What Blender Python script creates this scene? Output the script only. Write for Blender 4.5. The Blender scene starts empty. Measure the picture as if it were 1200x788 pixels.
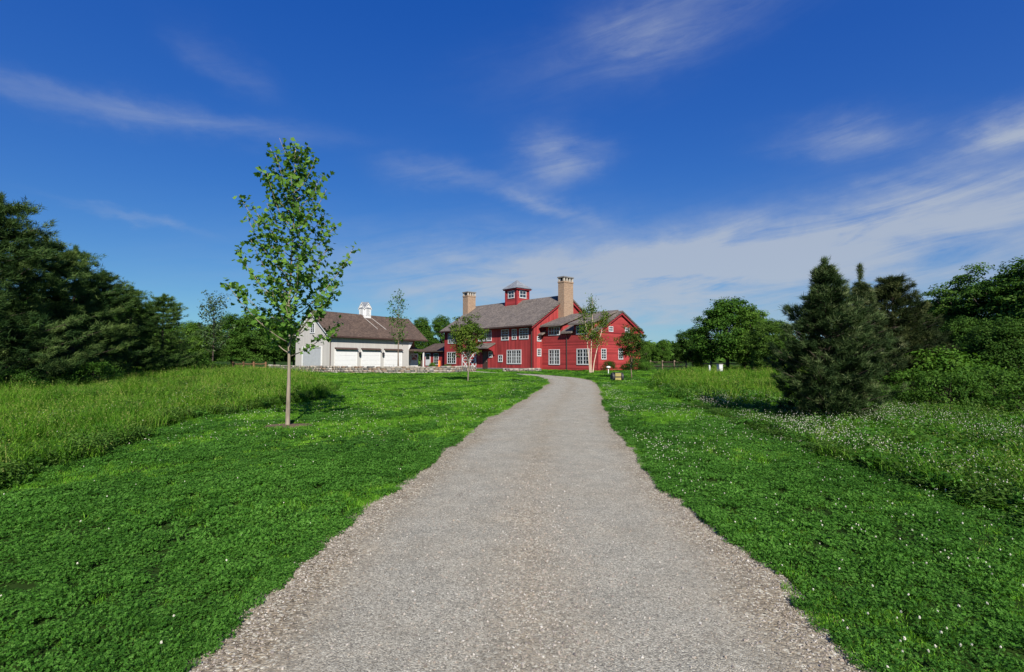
import bpy, bmesh, math, random
import numpy as np
from mathutils import Vector, Matrix

sc = bpy.context.scene
col = sc.collection
R = math.radians
rng = np.random.default_rng(7)
random.seed(7)

# ------------------------------------------------------------------ camera
F = 590.0                      # focal length in photo pixels (photo 1200 x 788)
EYE = 1.65
PITCH = math.atan(29.0 / F)
cd = bpy.data.cameras.new("camera"); cam = bpy.data.objects.new("camera", cd); col.objects.link(cam)
cam.location = (0, 0, EYE); cam.rotation_euler = (math.pi / 2 + PITCH, 0, 0)
cd.sensor_width = 36; cd.lens = 36 * F / 1200; cd.clip_end = 5000; cd.clip_start = 0.05
sc.camera = cam

def S(a, b, x):
    t = np.clip((np.asarray(x, float) - a) / (b - a), 0, 1)
    return t * t * (3 - 2 * t)

def terr(x, y):
    z = 0.52 * S(8, 54, y)
    z = z + 0.04 * S(-4.5, -8, x) * S(50, 56, y)
    z = z + 0.9 * S(24, 70, np.abs(x)) * S(10, 40, y)
    return z

def ray(px, py):
    c, s = math.cos(PITCH), math.sin(PITCH)
    u, v = (px - 600) / F, (394 - py) / F
    return np.array([u, c - v * s, s + v * c])

def ground(px, py):
    d = ray(px, py); t = 1.0
    for _ in range(200):
        p = np.array([0, 0, EYE]) + d * t
        h = p[2] - terr(p[0], p[1])
        t += h / max(0.02, -d[2]) * 0.6
    return float(p[0]), float(p[1])

def at(px, Y):
    """ground position at depth Y seen in the photo column px"""
    X = (px - 600) / F * Y
    return X, Y, float(terr(X, Y))

def z_of(py, Y):
    return EYE + (423 - py) / F * Y

# ------------------------------------------------------------------ materials
def nm(name):
    m = bpy.data.materials.new(name); m.use_nodes = True
    nt = m.node_tree
    for n in list(nt.nodes): nt.nodes.remove(n)
    out = nt.nodes.new("ShaderNodeOutputMaterial")
    return m, nt, out

def N(nt, t, **kw):
    n = nt.nodes.new("ShaderNode" + t)
    for k, v in kw.items():
        if k in n.inputs: n.inputs[k].default_value = v
        else: setattr(n, k, v)
    return n

def ramp(nt, fac, stops):
    r = nt.nodes.new("ShaderNodeValToRGB"); e = r.color_ramp.elements
    while len(e) < len(stops): e.new(0.5)
    for i, (p, c) in enumerate(stops):
        e[i].position = p; e[i].color = (*c, 1)
    nt.links.new(fac, r.inputs[0]); return r.outputs[0]

def mix(nt, fac, a, b, blend='MIX'):
    m = nt.nodes.new("ShaderNodeMix"); m.data_type = 'RGBA'; m.blend_type = blend
    for i, v in ((0, fac), (6, a), (7, b)):
        if hasattr(v, "links"): nt.links.new(v, m.inputs[i])
        else: m.inputs[i].default_value = (*v, 1) if isinstance(v, tuple) else v
    return m.outputs[2]

def noise(nt, vec, scale, detail=4, rough=0.55, mapping=None):
    n = N(nt, "TexNoise"); n.inputs["Scale"].default_value = scale
    n.inputs["Detail"].default_value = detail; n.inputs["Roughness"].default_value = rough
    if mapping:
        mp = N(nt, "Mapping"); mp.inputs["Scale"].default_value = mapping
        nt.links.new(vec, mp.inputs[0]); vec = mp.outputs[0]
    nt.links.new(vec, n.inputs["Vector"]); return n

def leaf_mat(name, stops, transl=0.3, rough=0.55, patch=None, spec=0.06, tint_amt=1.0):
    """stops: ramp over a per-leaf random value; object colour multiplies it"""
    m, nt, out = nm(name)
    at_ = N(nt, "Attribute"); at_.attribute_name = "tint"
    oi = N(nt, "ObjectInfo")
    ad = N(nt, "Math", operation='MULTIPLY_ADD')
    nt.links.new(oi.outputs["Random"], ad.inputs[0]); ad.inputs[1].default_value = 0.35
    nt.links.new(at_.outputs["Fac"], ad.inputs[2])
    sb = N(nt, "Math", operation='SUBTRACT'); nt.links.new(ad.outputs[0], sb.inputs[0]); sb.inputs[1].default_value = 0.17
    c = ramp(nt, sb.outputs[0], stops)
    if patch:
        pn = noise(nt, oi.outputs["Location"], patch[0], 3)
        pr = ramp(nt, pn.outputs["Fac"], [(0.36, patch[1]), (0.64, patch[2])])
        c = mix(nt, 1.0, c, pr, 'MULTIPLY')
    c = mix(nt, 1.0, c, oi.outputs["Color"], 'MULTIPLY')
    p = N(nt, "BsdfPrincipled"); nt.links.new(c, p.inputs["Base Color"])
    p.inputs["Roughness"].default_value = rough; p.inputs["Specular IOR Level"].default_value = spec
    tr = N(nt, "BsdfTranslucent")
    c2 = mix(nt, 1.0, c, (1.25, 1.3, 0.55), 'MULTIPLY'); nt.links.new(c2, tr.inputs[0])
    ms = N(nt, "MixShader"); ms.inputs[0].default_value = transl
    nt.links.new(p.outputs[0], ms.inputs[1]); nt.links.new(tr.outputs[0], ms.inputs[2])
    nt.links.new(ms.outputs[0], out.inputs[0])
    return m

def plain(name, c, rough=0.7, var=0.15, scale=3.0, spec=0.3, bump=0.0, mapping=None, metal=0):
    m, nt, out = nm(name)
    tc = N(nt, "TexCoord")
    n = noise(nt, tc.outputs["Object"], scale, 5, 0.6, mapping)
    lo = tuple(v * (1 - var) for v in c); hi = tuple(min(1, v * (1 + var)) for v in c)
    cc = ramp(nt, n.outputs["Fac"], [(0.3, lo), (0.7, hi)])
    p = N(nt, "BsdfPrincipled"); nt.links.new(cc, p.inputs["Base Color"])
    p.inputs["Roughness"].default_value = rough; p.inputs["Specular IOR Level"].default_value = spec
    p.inputs["Metallic"].default_value = metal
    if bump:
        b = N(nt, "Bump"); b.inputs["Strength"].default_value = bump; b.inputs["Distance"].default_value = 0.02
        nt.links.new(n.outputs["Fac"], b.inputs["Height"]); nt.links.new(b.outputs[0], p.inputs["Normal"])
    nt.links.new(p.outputs[0], out.inputs[0]); return m

def board_mat(name, c, axis, pitch, var=0.3, groove=0.4):
    """painted boards: axis 'X' = vertical boards spaced along local x (and y), 'Z' = clapboards"""
    m, nt, out = nm(name)
    tc = N(nt, "TexCoord"); sp = N(nt, "SeparateXYZ"); nt.links.new(tc.outputs["Object"], sp.inputs[0])
    if axis == 'Z': co = sp.outputs[2]
    else:
        a = N(nt, "Math", operation='ADD'); nt.links.new(sp.outputs[0], a.inputs[0]); nt.links.new(sp.outputs[1], a.inputs[1]); co = a.outputs[0]
    d = N(nt, "Math", operation='DIVIDE'); nt.links.new(co, d.inputs[0]); d.inputs[1].default_value = pitch
    fl = N(nt, "Math", operation='FLOOR'); nt.links.new(d.outputs[0], fl.inputs[0])
    fr = N(nt, "Math", operation='FRACT'); nt.links.new(d.outputs[0], fr.inputs[0])
    wn = N(nt, "TexWhiteNoise"); wn.noise_dimensions = '1D'; nt.links.new(fl.outputs[0], wn.inputs["W"])
    n = noise(nt, tc.outputs["Object"], 1.4, 5, 0.65, (1, 1, 0.35) if axis == 'X' else (0.35, 0.35, 1))
    av = N(nt, "Math", operation='MULTIPLY_ADD'); nt.links.new(wn.outputs["Value"], av.inputs[0]); av.inputs[1].default_value = 0.5
    nt.links.new(n.outputs["Fac"], av.inputs[2])
    lo = tuple(v * (1 - var) for v in c); hi = tuple(v * (1 + var) for v in c)
    cc = ramp(nt, av.outputs[0], [(0.4, lo), (1.0, hi)])
    gr = ramp(nt, fr.outputs[0], [(0.0, (groove,) * 3), (0.06, (groove,) * 3), (0.12, (1, 1, 1))])
    cc = mix(nt, 1.0, cc, gr, 'MULTIPLY')
    p = N(nt, "BsdfPrincipled"); nt.links.new(cc, p.inputs["Base Color"]); p.inputs["Roughness"].default_value = 0.75
    p.inputs["Specular IOR Level"].default_value = 0.2
    nt.links.new(p.outputs[0], out.inputs[0]); return m

def shingle_mat(name, c):
    m, nt, out = nm(name)
    tc = N(nt, "TexCoord"); mp = N(nt, "Mapping"); nt.links.new(tc.outputs["Object"], mp.inputs[0])
    sp = N(nt, "SeparateXYZ"); nt.links.new(tc.outputs["Object"], sp.inputs[0])
    cb = N(nt, "CombineXYZ")
    a = N(nt, "Math", operation='ADD'); nt.links.new(sp.outputs[0], a.inputs[0]); a.inputs[1].default_value = 50
    b = N(nt, "Math", operation='MULTIPLY'); nt.links.new(sp.outputs[2], b.inputs[0]); b.inputs[1].default_value = 1.0
    nt.links.new(a.outputs[0], cb.inputs[0]); nt.links.new(b.outputs[0], cb.inputs[1])
    br = N(nt, "TexBrick"); nt.links.new(cb.outputs[0], br.inputs["Vector"])
    br.inputs["Scale"].default_value = 1.0; br.inputs["Brick Width"].default_value = 0.22; br.inputs["Row Height"].default_value = 0.105
    br.inputs["Mortar Size"].default_value = 0.012; br.inputs["Bias"].default_value = 0.0
    br.inputs["Color1"].default_value = (*[v * 0.72 for v in c], 1); br.inputs["Color2"].default_value = (*[v * 1.25 for v in c], 1)
    br.inputs["Mortar"].default_value = (*[v * 0.45 for v in c], 1)
    n = noise(nt, tc.outputs["Object"], 0.8, 6, 0.7)
    st = ramp(nt, n.outputs["Fac"], [(0.3, (0.75, 0.75, 0.78)), (0.7, (1.2, 1.17, 1.12))])
    cc = mix(nt, 1.0, br.outputs[0], st, 'MULTIPLY')
    p = N(nt, "BsdfPrincipled"); nt.links.new(cc, p.inputs["Base Color"]); p.inputs["Roughness"].default_value = 0.85
    p.inputs["Specular IOR Level"].default_value = 0.15
    nt.links.new(p.outputs[0], out.inputs[0]); return m

def brick_mat(name):
    m, nt, out = nm(name)
    tc = N(nt, "TexCoord"); sp = N(nt, "SeparateXYZ"); nt.links.new(tc.outputs["Object"], sp.inputs[0])
    a = N(nt, "Math", operation='ADD'); nt.links.new(sp.outputs[0], a.inputs[0]); nt.links.new(sp.outputs[1], a.inputs[1])
    cb = N(nt, "CombineXYZ"); nt.links.new(a.outputs[0], cb.inputs[0]); nt.links.new(sp.outputs[2], cb.inputs[1])
    br = N(nt, "TexBrick"); nt.links.new(cb.outputs[0], br.inputs["Vector"])
    br.inputs["Scale"].default_value = 1; br.inputs["Brick Width"].default_value = 0.24; br.inputs["Row Height"].default_value = 0.08
    br.inputs["Mortar Size"].default_value = 0.012
    br.inputs["Color1"].default_value = (0.21, 0.115, 0.065, 1); br.inputs["Color2"].default_value = (0.33, 0.205, 0.12, 1)
    br.inputs["Mortar"].default_value = (0.28, 0.235, 0.185, 1)
    p = N(nt, "BsdfPrincipled"); nt.links.new(br.outputs[0], p.inputs["Base Color"]); p.inputs["Roughness"].default_value = 0.9
    nt.links.new(p.outputs[0], out.inputs[0]); return m

def stone_mat(name):
    m, nt, out = nm(name)
    g = N(nt, "Attribute"); g.attribute_name = "tint"
    tc = N(nt, "TexCoord")
    c = ramp(nt, g.outputs["Fac"], [(0, (0.12, 0.115, 0.11)), (0.35, (0.25, 0.225, 0.19)), (0.6, (0.34, 0.3, 0.25)), (0.85, (0.21, 0.145, 0.1)), (1, (0.42, 0.4, 0.37))])
    n = noise(nt, tc.outputs["Object"], 9, 5, 0.7)
    st = ramp(nt, n.outputs["Fac"], [(0.3, (0.65, 0.65, 0.65)), (0.7, (1.15, 1.15, 1.15))])
    c = mix(nt, 1, c, st, 'MULTIPLY')
    p = N(nt, "BsdfPrincipled"); nt.links.new(c, p.inputs["Base Color"]); p.inputs["Roughness"].default_value = 0.9
    nt.links.new(p.outputs[0], out.inputs[0]); return m

def bark_mat(name, c, var=0.4, scale=8):
    return plain(name, c, 0.9, var, scale, 0.1, 0.6, (1, 1, 0.25))

RED = (0.285, 0.037, 0.037)
M = {}
M['red_v'] = board_mat("red_vertical_boards", RED, 'X', 0.28)
M['red_h'] = board_mat("red_clapboards", RED, 'Z', 0.16)
M['red_trim'] = plain("red_trim", (0.22, 0.022, 0.026), 0.6)
M['white_siding'] = board_mat("pale_grey_boards", (0.42, 0.405, 0.38), 'X', 0.25, 0.06, 0.8)
M['white'] = plain("white_paint", (0.62, 0.62, 0.61), 0.5, 0.04)
M['window_white'] = plain("window_paint", (0.5, 0.52, 0.53), 0.5, 0.1)
M['shingle'] = shingle_mat("grey_shingles", (0.16, 0.138, 0.122))
M['shingle_brown'] = shingle_mat("brown_shingles", (0.104, 0.075, 0.06))
M['brick'] = brick_mat("tan_brick")
M['dark'] = plain("dark_metal", (0.03, 0.03, 0.035), 0.5)
M['gutter'] = plain("bronze_gutter", (0.06, 0.035, 0.03), 0.5)
M['cap'] = plain("chimney_cap_stone", (0.16, 0.15, 0.14), 0.8)
M['flue'] = plain("pale_flue", (0.38, 0.34, 0.29), 0.8)
M['slate'] = shingle_mat("slate_blue_shingles", (0.2, 0.22, 0.25))
M['wood'] = plain("weathered_wood", (0.17, 0.09, 0.05), 0.8, 0.35, 4, 0.2, 0, (0.3, 1, 4))
M['cedar_wood'] = plain("cedar_soffit", (0.28, 0.12, 0.06), 0.7, 0.3, 5)
M['grey_door'] = plain("grey_door_paint", (0.36, 0.38, 0.4), 0.5, 0.08)
M['stone'] = stone_mat("fieldstone")
M['lead'] = plain("lead_strip", (0.38, 0.36, 0.34), 0.5, 0.1)
M['yellow'] = plain("yellow_plastic", (0.28, 0.23, 0.08), 0.6, 0.1)
M['orange'] = plain("orange_paint", (0.75, 0.16, 0.03), 0.5, 0.1)
gm, nt, out = nm("window_glass")
p = N(nt, "BsdfPrincipled"); p.inputs["Base Color"].default_value = (0.02, 0.025, 0.03, 1); p.inputs["Roughness"].default_value = 0.06
p.inputs["Specular IOR Level"].default_value = 0.9; nt.links.new(p.outputs[0], out.inputs[0]); M['glass'] = gm

M['bark'] = bark_mat("grey_brown_bark", (0.16, 0.12, 0.09))
M['bark_pale'] = bark_mat("pale_young_bark", (0.22, 0.185, 0.14), 0.35, 10)
M['bark_birch'] = bark_mat("birch_bark", (0.55, 0.42, 0.32), 0.3, 6)
M['bark_dark'] = bark_mat("dark_bark", (0.07, 0.055, 0.045))

M['maple_leaf'] = leaf_mat("maple_leaf", [(0, (0.035, 0.095, 0.016)), (0.5, (0.08, 0.175, 0.026)), (1, (0.16, 0.29, 0.05))], 0.36, 0.45)
M['oak_leaf'] = leaf_mat("oak_leaf", [(0, (0.022, 0.056, 0.01)), (0.5, (0.058, 0.118, 0.018)), (1, (0.125, 0.2, 0.038))], 0.25)
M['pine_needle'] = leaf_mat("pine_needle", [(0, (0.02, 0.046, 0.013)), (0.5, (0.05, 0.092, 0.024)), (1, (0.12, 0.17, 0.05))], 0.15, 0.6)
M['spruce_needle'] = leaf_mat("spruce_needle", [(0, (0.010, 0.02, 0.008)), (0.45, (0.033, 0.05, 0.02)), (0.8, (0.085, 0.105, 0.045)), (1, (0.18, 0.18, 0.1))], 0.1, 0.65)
M['shrub_leaf'] = leaf_mat("shrub_leaf", [(0, (0.03, 0.075, 0.012)), (0.5, (0.065, 0.14, 0.022)), (1, (0.12, 0.2, 0.04))], 0.3)
M['lawn'] = leaf_mat("lawn_blade", [(0, (0.045, 0.14, 0.01)), (0.5, (0.115, 0.3, 0.022)), (0.9, (0.2, 0.4, 0.045)), (1, (0.34, 0.34, 0.12))], 0.3, 0.65, (0.35, (0.8, 0.85, 0.75), (1.2, 1.15, 1.1)))
M['clover'] = leaf_mat("clover_leaf", [(0, (0.022, 0.078, 0.01)), (0.5, (0.052, 0.155, 0.018)), (1, (0.105, 0.245, 0.04))], 0.25, 0.6, (0.5, (0.8, 0.82, 0.8), (1.15, 1.12, 1.1)))
M['meadow'] = leaf_mat("meadow_blade", [(0, (0.038, 0.12, 0.01)), (0.5, (0.092, 0.222, 0.018)), (0.9, (0.17, 0.31, 0.035)), (1, (0.28, 0.31, 0.1))], 0.35, 0.6, (0.22, (0.7, 0.8, 0.7), (1.25, 1.15, 1.0)))
M['flower'] = plain("clover_flower", (0.62, 0.6, 0.5), 0.7, 0.1, 60)
M['flower_stem'] = plain("flower_stem", (0.07, 0.16, 0.03), 0.7)

# ground
def ground_mat():
    m, nt, out = nm("ground_turf")
    g = N(nt, "NewGeometry")
    n1 = noise(nt, g.outputs["Position"], 0.35, 5, 0.6); n2 = noise(nt, g.outputs["Position"], 14, 6, 0.7)
    a = ramp(nt, n1.outputs["Fac"], [(0.35, (0.02, 0.042, 0.008)), (0.65, (0.035, 0.07, 0.012))])
    b = ramp(nt, n2.outputs["Fac"], [(0.3, (0.5, 0.5, 0.5)), (0.7, (1.2, 1.2, 1.1))])
    c = mix(nt, 1, a, b, 'MULTIPLY')
    p = N(nt, "BsdfPrincipled"); nt.links.new(c, p.inputs["Base Color"]); p.inputs["Roughness"].default_value = 0.95
    p.inputs["Specular IOR Level"].default_value = 0.05
    nt.links.new(p.outputs[0], out.inputs[0]); return m
M['ground'] = ground_mat()

def gravel_mat():
    m, nt, out = nm("gravel")
    g = N(nt, "NewGeometry"); pos = g.outputs["Position"]
    ac = N(nt, "Attribute"); ac.attribute_name = "across"
    v1 = N(nt, "TexVoronoi"); v1.inputs["Scale"].default_value = 62; nt.links.new(pos, v1.inputs["Vector"])
    v2 = N(nt, "TexVoronoi"); v2.inputs["Scale"].default_value = 120; nt.links.new(pos, v2.inputs["Vector"])
    s1 = N(nt, "SeparateColor"); nt.links.new(v1.outputs["Color"], s1.inputs[0])
    s2 = N(nt, "SeparateColor"); nt.links.new(v2.outputs["Color"], s2.inputs[0])
    big = ramp(nt, s1.outputs[0], [(0, (0.1, 0.085, 0.07)), (0.25, (0.24, 0.2, 0.165)), (0.5, (0.33, 0.29, 0.25)), (0.72, (0.33, 0.265, 0.2)), (0.86, (0.47, 0.43, 0.38)), (1, (0.7, 0.67, 0.62))])
    fine = ramp(nt, s2.outputs[0], [(0, (0.17, 0.162, 0.155)), (0.3, (0.32, 0.305, 0.29)), (0.6, (0.43, 0.41, 0.39)), (0.85, (0.52, 0.49, 0.465)), (1, (0.7, 0.68, 0.65))])
    nl = noise(nt, pos, 0.9, 5, 0.65)
    # loose brown stones at the middle and the edges, compacted grey in the wheel tracks
    bands = ramp(nt, ac.outputs["Fac"], [(0.0, (1,) * 3), (0.1, (0.9,) * 3), (0.2, (0.15,) * 3), (0.36, (0.1,) * 3), (0.5, (0.62,) * 3), (0.64, (0.1,) * 3), (0.82, (0.15,) * 3), (0.92, (0.85,) * 3), (1.0, (1,) * 3)])
    ad = N(nt, "Math", operation='MULTIPLY_ADD'); nt.links.new(nl.outputs["Fac"], ad.inputs[0]); ad.inputs[1].default_value = 1.6; ad.inputs[2].default_value = -0.8
    ad2 = N(nt, "Math", operation='ADD', use_clamp=True); nt.links.new(ad.outputs[0], ad2.inputs[0]); nt.links.new(bands, ad2.inputs[1])
    c = mix(nt, ad2.outputs[0], fine, big)
    n3 = noise(nt, pos, 3.0, 6, 0.7)
    c = mix(nt, 1, c, ramp(nt, n3.outputs["Fac"], [(0.3, (0.63, 0.628, 0.535)), (0.7, (0.855, 0.838, 0.705))]), 'MULTIPLY')
    p = N(nt, "BsdfPrincipled"); nt.links.new(c, p.inputs["Base Color"]); p.inputs["Roughness"].default_value = 0.9
    p.inputs["Specular IOR Level"].default_value = 0.15
    h = mix(nt, ad2.outputs[0], v2.outputs["Distance"], v1.outputs["Distance"])
    b = N(nt, "Bump"); b.inputs["Strength"].default_value = 0.55; b.inputs["Distance"].default_value = 0.012; b.invert = True
    nt.links.new(h, b.inputs["Height"]); nt.links.new(b.outputs[0], p.inputs["Normal"])
    nt.links.new(p.outputs[0], out.inputs[0]); return m
M['gravel'] = gravel_mat()
M['pebble'] = None
def pebble_mat():
    m, nt, out = nm("loose_pebble")
    oi = N(nt, "ObjectInfo")
    c = ramp(nt, oi.outputs["Random"], [(0, (0.12, 0.1, 0.09)), (0.3, (0.24, 0.21, 0.175)), (0.6, (0.31, 0.28, 0.245)), (0.8, (0.27, 0.215, 0.165)), (1, (0.46, 0.44, 0.40))])
    p = N(nt, "BsdfPrincipled"); nt.links.new(c, p.inputs["Base Color"]); p.inputs["Roughness"].default_value = 0.8
    nt.links.new(p.outputs[0], out.inputs[0]); return m
M['pebble'] = pebble_mat()
M['mulch'] = plain("bark_mulch", (0.12, 0.085, 0.055), 0.95, 0.5, 25, 0.1, 0.8)

# ------------------------------------------------------------------ mesh helpers
def np_mesh(name, verts, groups, tint=None):
    """groups: list of int arrays (k, n); tint: per-vertex float"""
    me = bpy.data.meshes.new(name)
    verts = np.ascontiguousarray(verts, dtype=np.float32)
    me.vertices.add(len(verts)); me.vertices.foreach_set("co", verts.ravel())
    loops = np.concatenate([g.ravel() for g in groups]).astype(np.int32)
    tot = np.concatenate([np.full(len(g), g.shape[1], np.int32) for g in groups])
    start = np.concatenate([[0], np.cumsum(tot)[:-1]]).astype(np.int32)
    me.loops.add(len(loops)); me.loops.foreach_set("vertex_index", loops)
    me.polygons.add(len(tot)); me.polygons.foreach_set("loop_start", start)
    if tint is not None:
        a = me.attributes.new("tint", 'FLOAT', 'POINT'); a.data.foreach_set("value", np.ascontiguousarray(tint, dtype=np.float32))
    me.update(calc_edges=True); return me

def link(name, me, mat, parent=None, loc=(0, 0, 0)):
    o = bpy.data.objects.new(name, me); col.objects.link(o)
    if mat and not me.materials: me.materials.append(mat)
    o.location = loc
    if parent: o.parent = parent
    return o

def thing(name, label, cat, loc=(0, 0, 0), rz=0, group=None, scale=1):
    o = bpy.data.objects.new(name, None); col.objects.link(o); o.empty_display_size = 0.3
    o.location = loc; o.rotation_euler = (0, 0, rz); o.scale = (scale,) * 3 if not isinstance(scale, tuple) else scale
    o["label"] = label; o["category"] = cat
    if group: o["group"] = group
    return o

class MB:
    def __init__(s): s.bm = bmesh.new()
    def box(s, x0, x1, y0, y1, z0, z1):
        v = [s.bm.verts.new(c) for c in ((x0, y0, z0), (x1, y0, z0), (x1, y1, z0), (x0, y1, z0), (x0, y0, z1), (x1, y0, z1), (x1, y1, z1), (x0, y1, z1))]
        for f in ((3, 2, 1, 0), (4, 5, 6, 7), (0, 1, 5, 4), (1, 2, 6, 5), (2, 3, 7, 6), (3, 0, 4, 7)): s.bm.faces.new([v[i] for i in f])
        return s
    def prism(s, poly, axis, a, b):
        """extrude polygon along axis from a to b; poly in the other two coordinates"""
        def P(q, t): return {'x': (t, q[0], q[1]), 'y': (q[0], t, q[1]), 'z': (q[0], q[1], t)}[axis]
        A = [s.bm.verts.new(P(q, a)) for q in poly]; B = [s.bm.verts.new(P(q, b)) for q in poly]
        n = len(poly); s.bm.faces.new(A); s.bm.faces.new(B[::-1])
        for i in range(n): s.bm.faces.new((A[i], B[i], B[(i + 1) % n], A[(i + 1) % n]))
        return s
    def tube(s, pts, rad, n=8):
        pts = [Vector(p) for p in pts]; rings = []
        for i, p in enumerate(pts):
            d = (pts[min(i + 1, len(pts) - 1)] - pts[max(i - 1, 0)]).normalized()
            a = d.orthogonal().normalized() if i == 0 else (a - d * a.dot(d)).normalized()
            b = d.cross(a); r = rad[i] if hasattr(rad, '__len__') else rad
            rings.append([s.bm.verts.new(p + (a * math.cos(2 * math.pi * k / n) + b * math.sin(2 * math.pi * k / n)) * r) for k in range(n)])
        for i in range(len(rings) - 1):
            for k in range(n): s.bm.faces.new((rings[i][k], rings[i][(k + 1) % n], rings[i + 1][(k + 1) % n], rings[i + 1][k]))
        s.bm.faces.new(rings[0][::-1]); s.bm.faces.new(rings[-1]); return s
    def pyramid(s, x0, x1, y0, y1, z0, z1):
        v = [s.bm.verts.new(c) for c in ((x0, y0, z0), (x1, y0, z0), (x1, y1, z0), (x0, y1, z0))]; t = s.bm.verts.new(((x0 + x1) / 2, (y0 + y1) / 2, z1))
        s.bm.faces.new(v[::-1])
        for i in range(4): s.bm.faces.new((v[i], v[(i + 1) % 4], t))
        return s
    def ball(s, c, r, sz=1.0, seg=10):
        m = Matrix.Translation(c) @ Matrix.Diagonal((r, r, r * sz, 1))
        bmesh.ops.create_uvsphere(s.bm, u_segments=seg, v_segments=max(5, seg // 2), radius=1, matrix=m); return s
    def build(s, name, mat, parent=None, smooth=False, loc=(0, 0, 0)):
        bmesh.ops.recalc_face_normals(s.bm, faces=s.bm.faces)
        me = bpy.data.meshes.new(name); s.bm.to_mesh(me); s.bm.free()
        if smooth: me.polygons.foreach_set("use_smooth", [True] * len(me.polygons))
        return link(name, me, mat, parent, loc)

def unit(v): return v / np.maximum(np.linalg.norm(v, axis=-1, keepdims=True), 1e-9)

def leaves(pos, nrm, size, g, shape='quad', width=0.55):
    """leaf blades lying across nrm; returns verts, face groups, vertex-leaf index"""
    n = len(pos); nrm = unit(nrm)
    t = unit(np.cross(nrm, unit(g.normal(size=(n, 3))))); b = np.cross(nrm, t)
    s = (size * g.uniform(0.7, 1.3, n))[:, None]
    if shape == 'quad':
        fold = 0.18
        V = np.stack([pos - t * s * .5, pos + b * s * width * .5 + nrm * s * fold * .5, pos + t * s * .5, pos - b * s * width * .5 + nrm * s * fold * .5], 1)
        k = 4
    else:   # lobed maple / sycamore outline
        ang = np.array([-90, -50, -20, 15, 40, 62, 90, 118, 140, 165, 200, 230]) * math.pi / 180
        rr = np.array([.32, .42, .62, .38, .66, .42, .72, .42, .66, .38, .62, .42])
        k = 12
        V = np.stack([pos + (b * math.cos(a) + t * math.sin(a)) * s * r + nrm * s * (0.22 * abs(math.cos(a)) * r - .08 * math.sin(a)) for a, r in zip(ang, rr)], 1)
    idx = np.arange(n * k).reshape(n, k)
    return V.reshape(-1, 3), [idx], np.repeat(np.arange(n), k)

def blades(base, direction, length, width, g, bend=None):
    """thin tapering needles: triangles"""
    n = len(base); d = unit(direction)
    side = unit(np.cross(d, g.normal(size=(n, 3)))) * (np.asarray(width) * np.ones(n))[:, None] * .5
    L = (np.asarray(length) * np.ones(n))[:, None]
    V = np.stack([base - side, base + side, base + d * L], 1)
    return V.reshape(-1, 3), [np.arange(n * 3).reshape(n, 3)], np.repeat(np.arange(n), 3)

# ------------------------------------------------------------------ trees
def lump(dirs, g, k=9, amp=0.3, sharp=6):
    c = unit(g.normal(size=(k, 3))); a = g.uniform(-amp, amp, k)
    return 1 + (np.exp(sharp * (dirs @ c.T - 1)) * a).sum(1)

def broadleaf_meshes(seed, H, Rad, trunk_h, leaf, nclus, per, clus_r, shell=0.5, trunk_r=0.16, amp=0.35, zexp=1.0, flatc=0.62):
    g = np.random.default_rng(seed)
    cz = trunk_h + (H - trunk_h) * 0.5; rz = (H - trunk_h) * 0.5
    d = unit(g.normal(size=(nclus, 3))); d[:, 2] = np.where(d[:, 2] < -0.75, -d[:, 2], d[:, 2])
    r = g.uniform(shell, 1.0, nclus) ** 0.7 * lump(d, g, 14, amp, 9)
    C = d * r[:, None] * np.array([Rad, Rad, rz]) + np.array([0, 0, cz])
    C[:, 2] = np.maximum(C[:, 2], 0.15)
    cr = clus_r * g.uniform(0.6, 1.3, nclus)
    ci = np.repeat(np.arange(nclus), per)
    off = g.normal(size=(len(ci), 3)); off = unit(off) * (g.uniform(0, 1, len(ci)) ** 0.45)[:, None]
    off *= np.array([1, 1, flatc]); P = C[ci] + off * cr[ci][:, None]
    nr = off * 1.0 + np.array([0, 0, 0.7]) + g.normal(size=P.shape) * 0.6 + d[ci] * 0.3
    V, G, li = leaves(P, nr, leaf, g)
    t = np.clip(g.normal(0.5, 0.2, len(P)) + g.normal(0, .13, nclus)[ci], 0, 1)
    crown = np_mesh("crown", V, G, t[li])
    mb = MB()
    k = 6; pts = [(0.06 * H * .15 * math.sin(i * 1.3 + seed), 0.05 * H * .15 * math.cos(i * 1.7 + seed) - .05 * H * .15 * math.cos(seed), cz * 1.15 * i / k) for i in range(k + 1)]
    pts[0] = (0, 0, -0.3)
    mb.tube(pts, [trunk_r * (1.25 if i == 0 else 1 - .75 * i / k) for i in range(k + 1)])
    order = g.permutation(nclus)[:min(26, nclus)]
    for j in order:
        e = C[j]; f = g.uniform(0.25, 0.85); z0 = min(cz * 1.1 * f, e[2] - .1) if e[2] > trunk_h * .5 else e[2] * .7
        z0 = max(z0, 0.1); i = min(k, z0 / (cz * 1.15) * k); i0 = int(i); fr = i - i0; q = pts[min(i0 + 1, k)]; p0 = pts[i0]
        st = tuple(p0[a] * (1 - fr) + q[a] * fr for a in (0, 1)) + (z0,)
        md = (st[0] * .5 + e[0] * .5 + g.normal() * .1, st[1] * .5 + e[1] * .5 + g.normal() * .1, z0 * .55 + e[2] * .45)
        mb.tube([st, md, tuple(e)], [trunk_r * .35, trunk_r * .22, trunk_r * .08], 5)
    tr = mb.build("trunk", None); me = tr.data; bpy.data.objects.remove(tr); me.polygons.foreach_set("use_smooth", [True] * len(me.polygons))
    return crown, me

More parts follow.
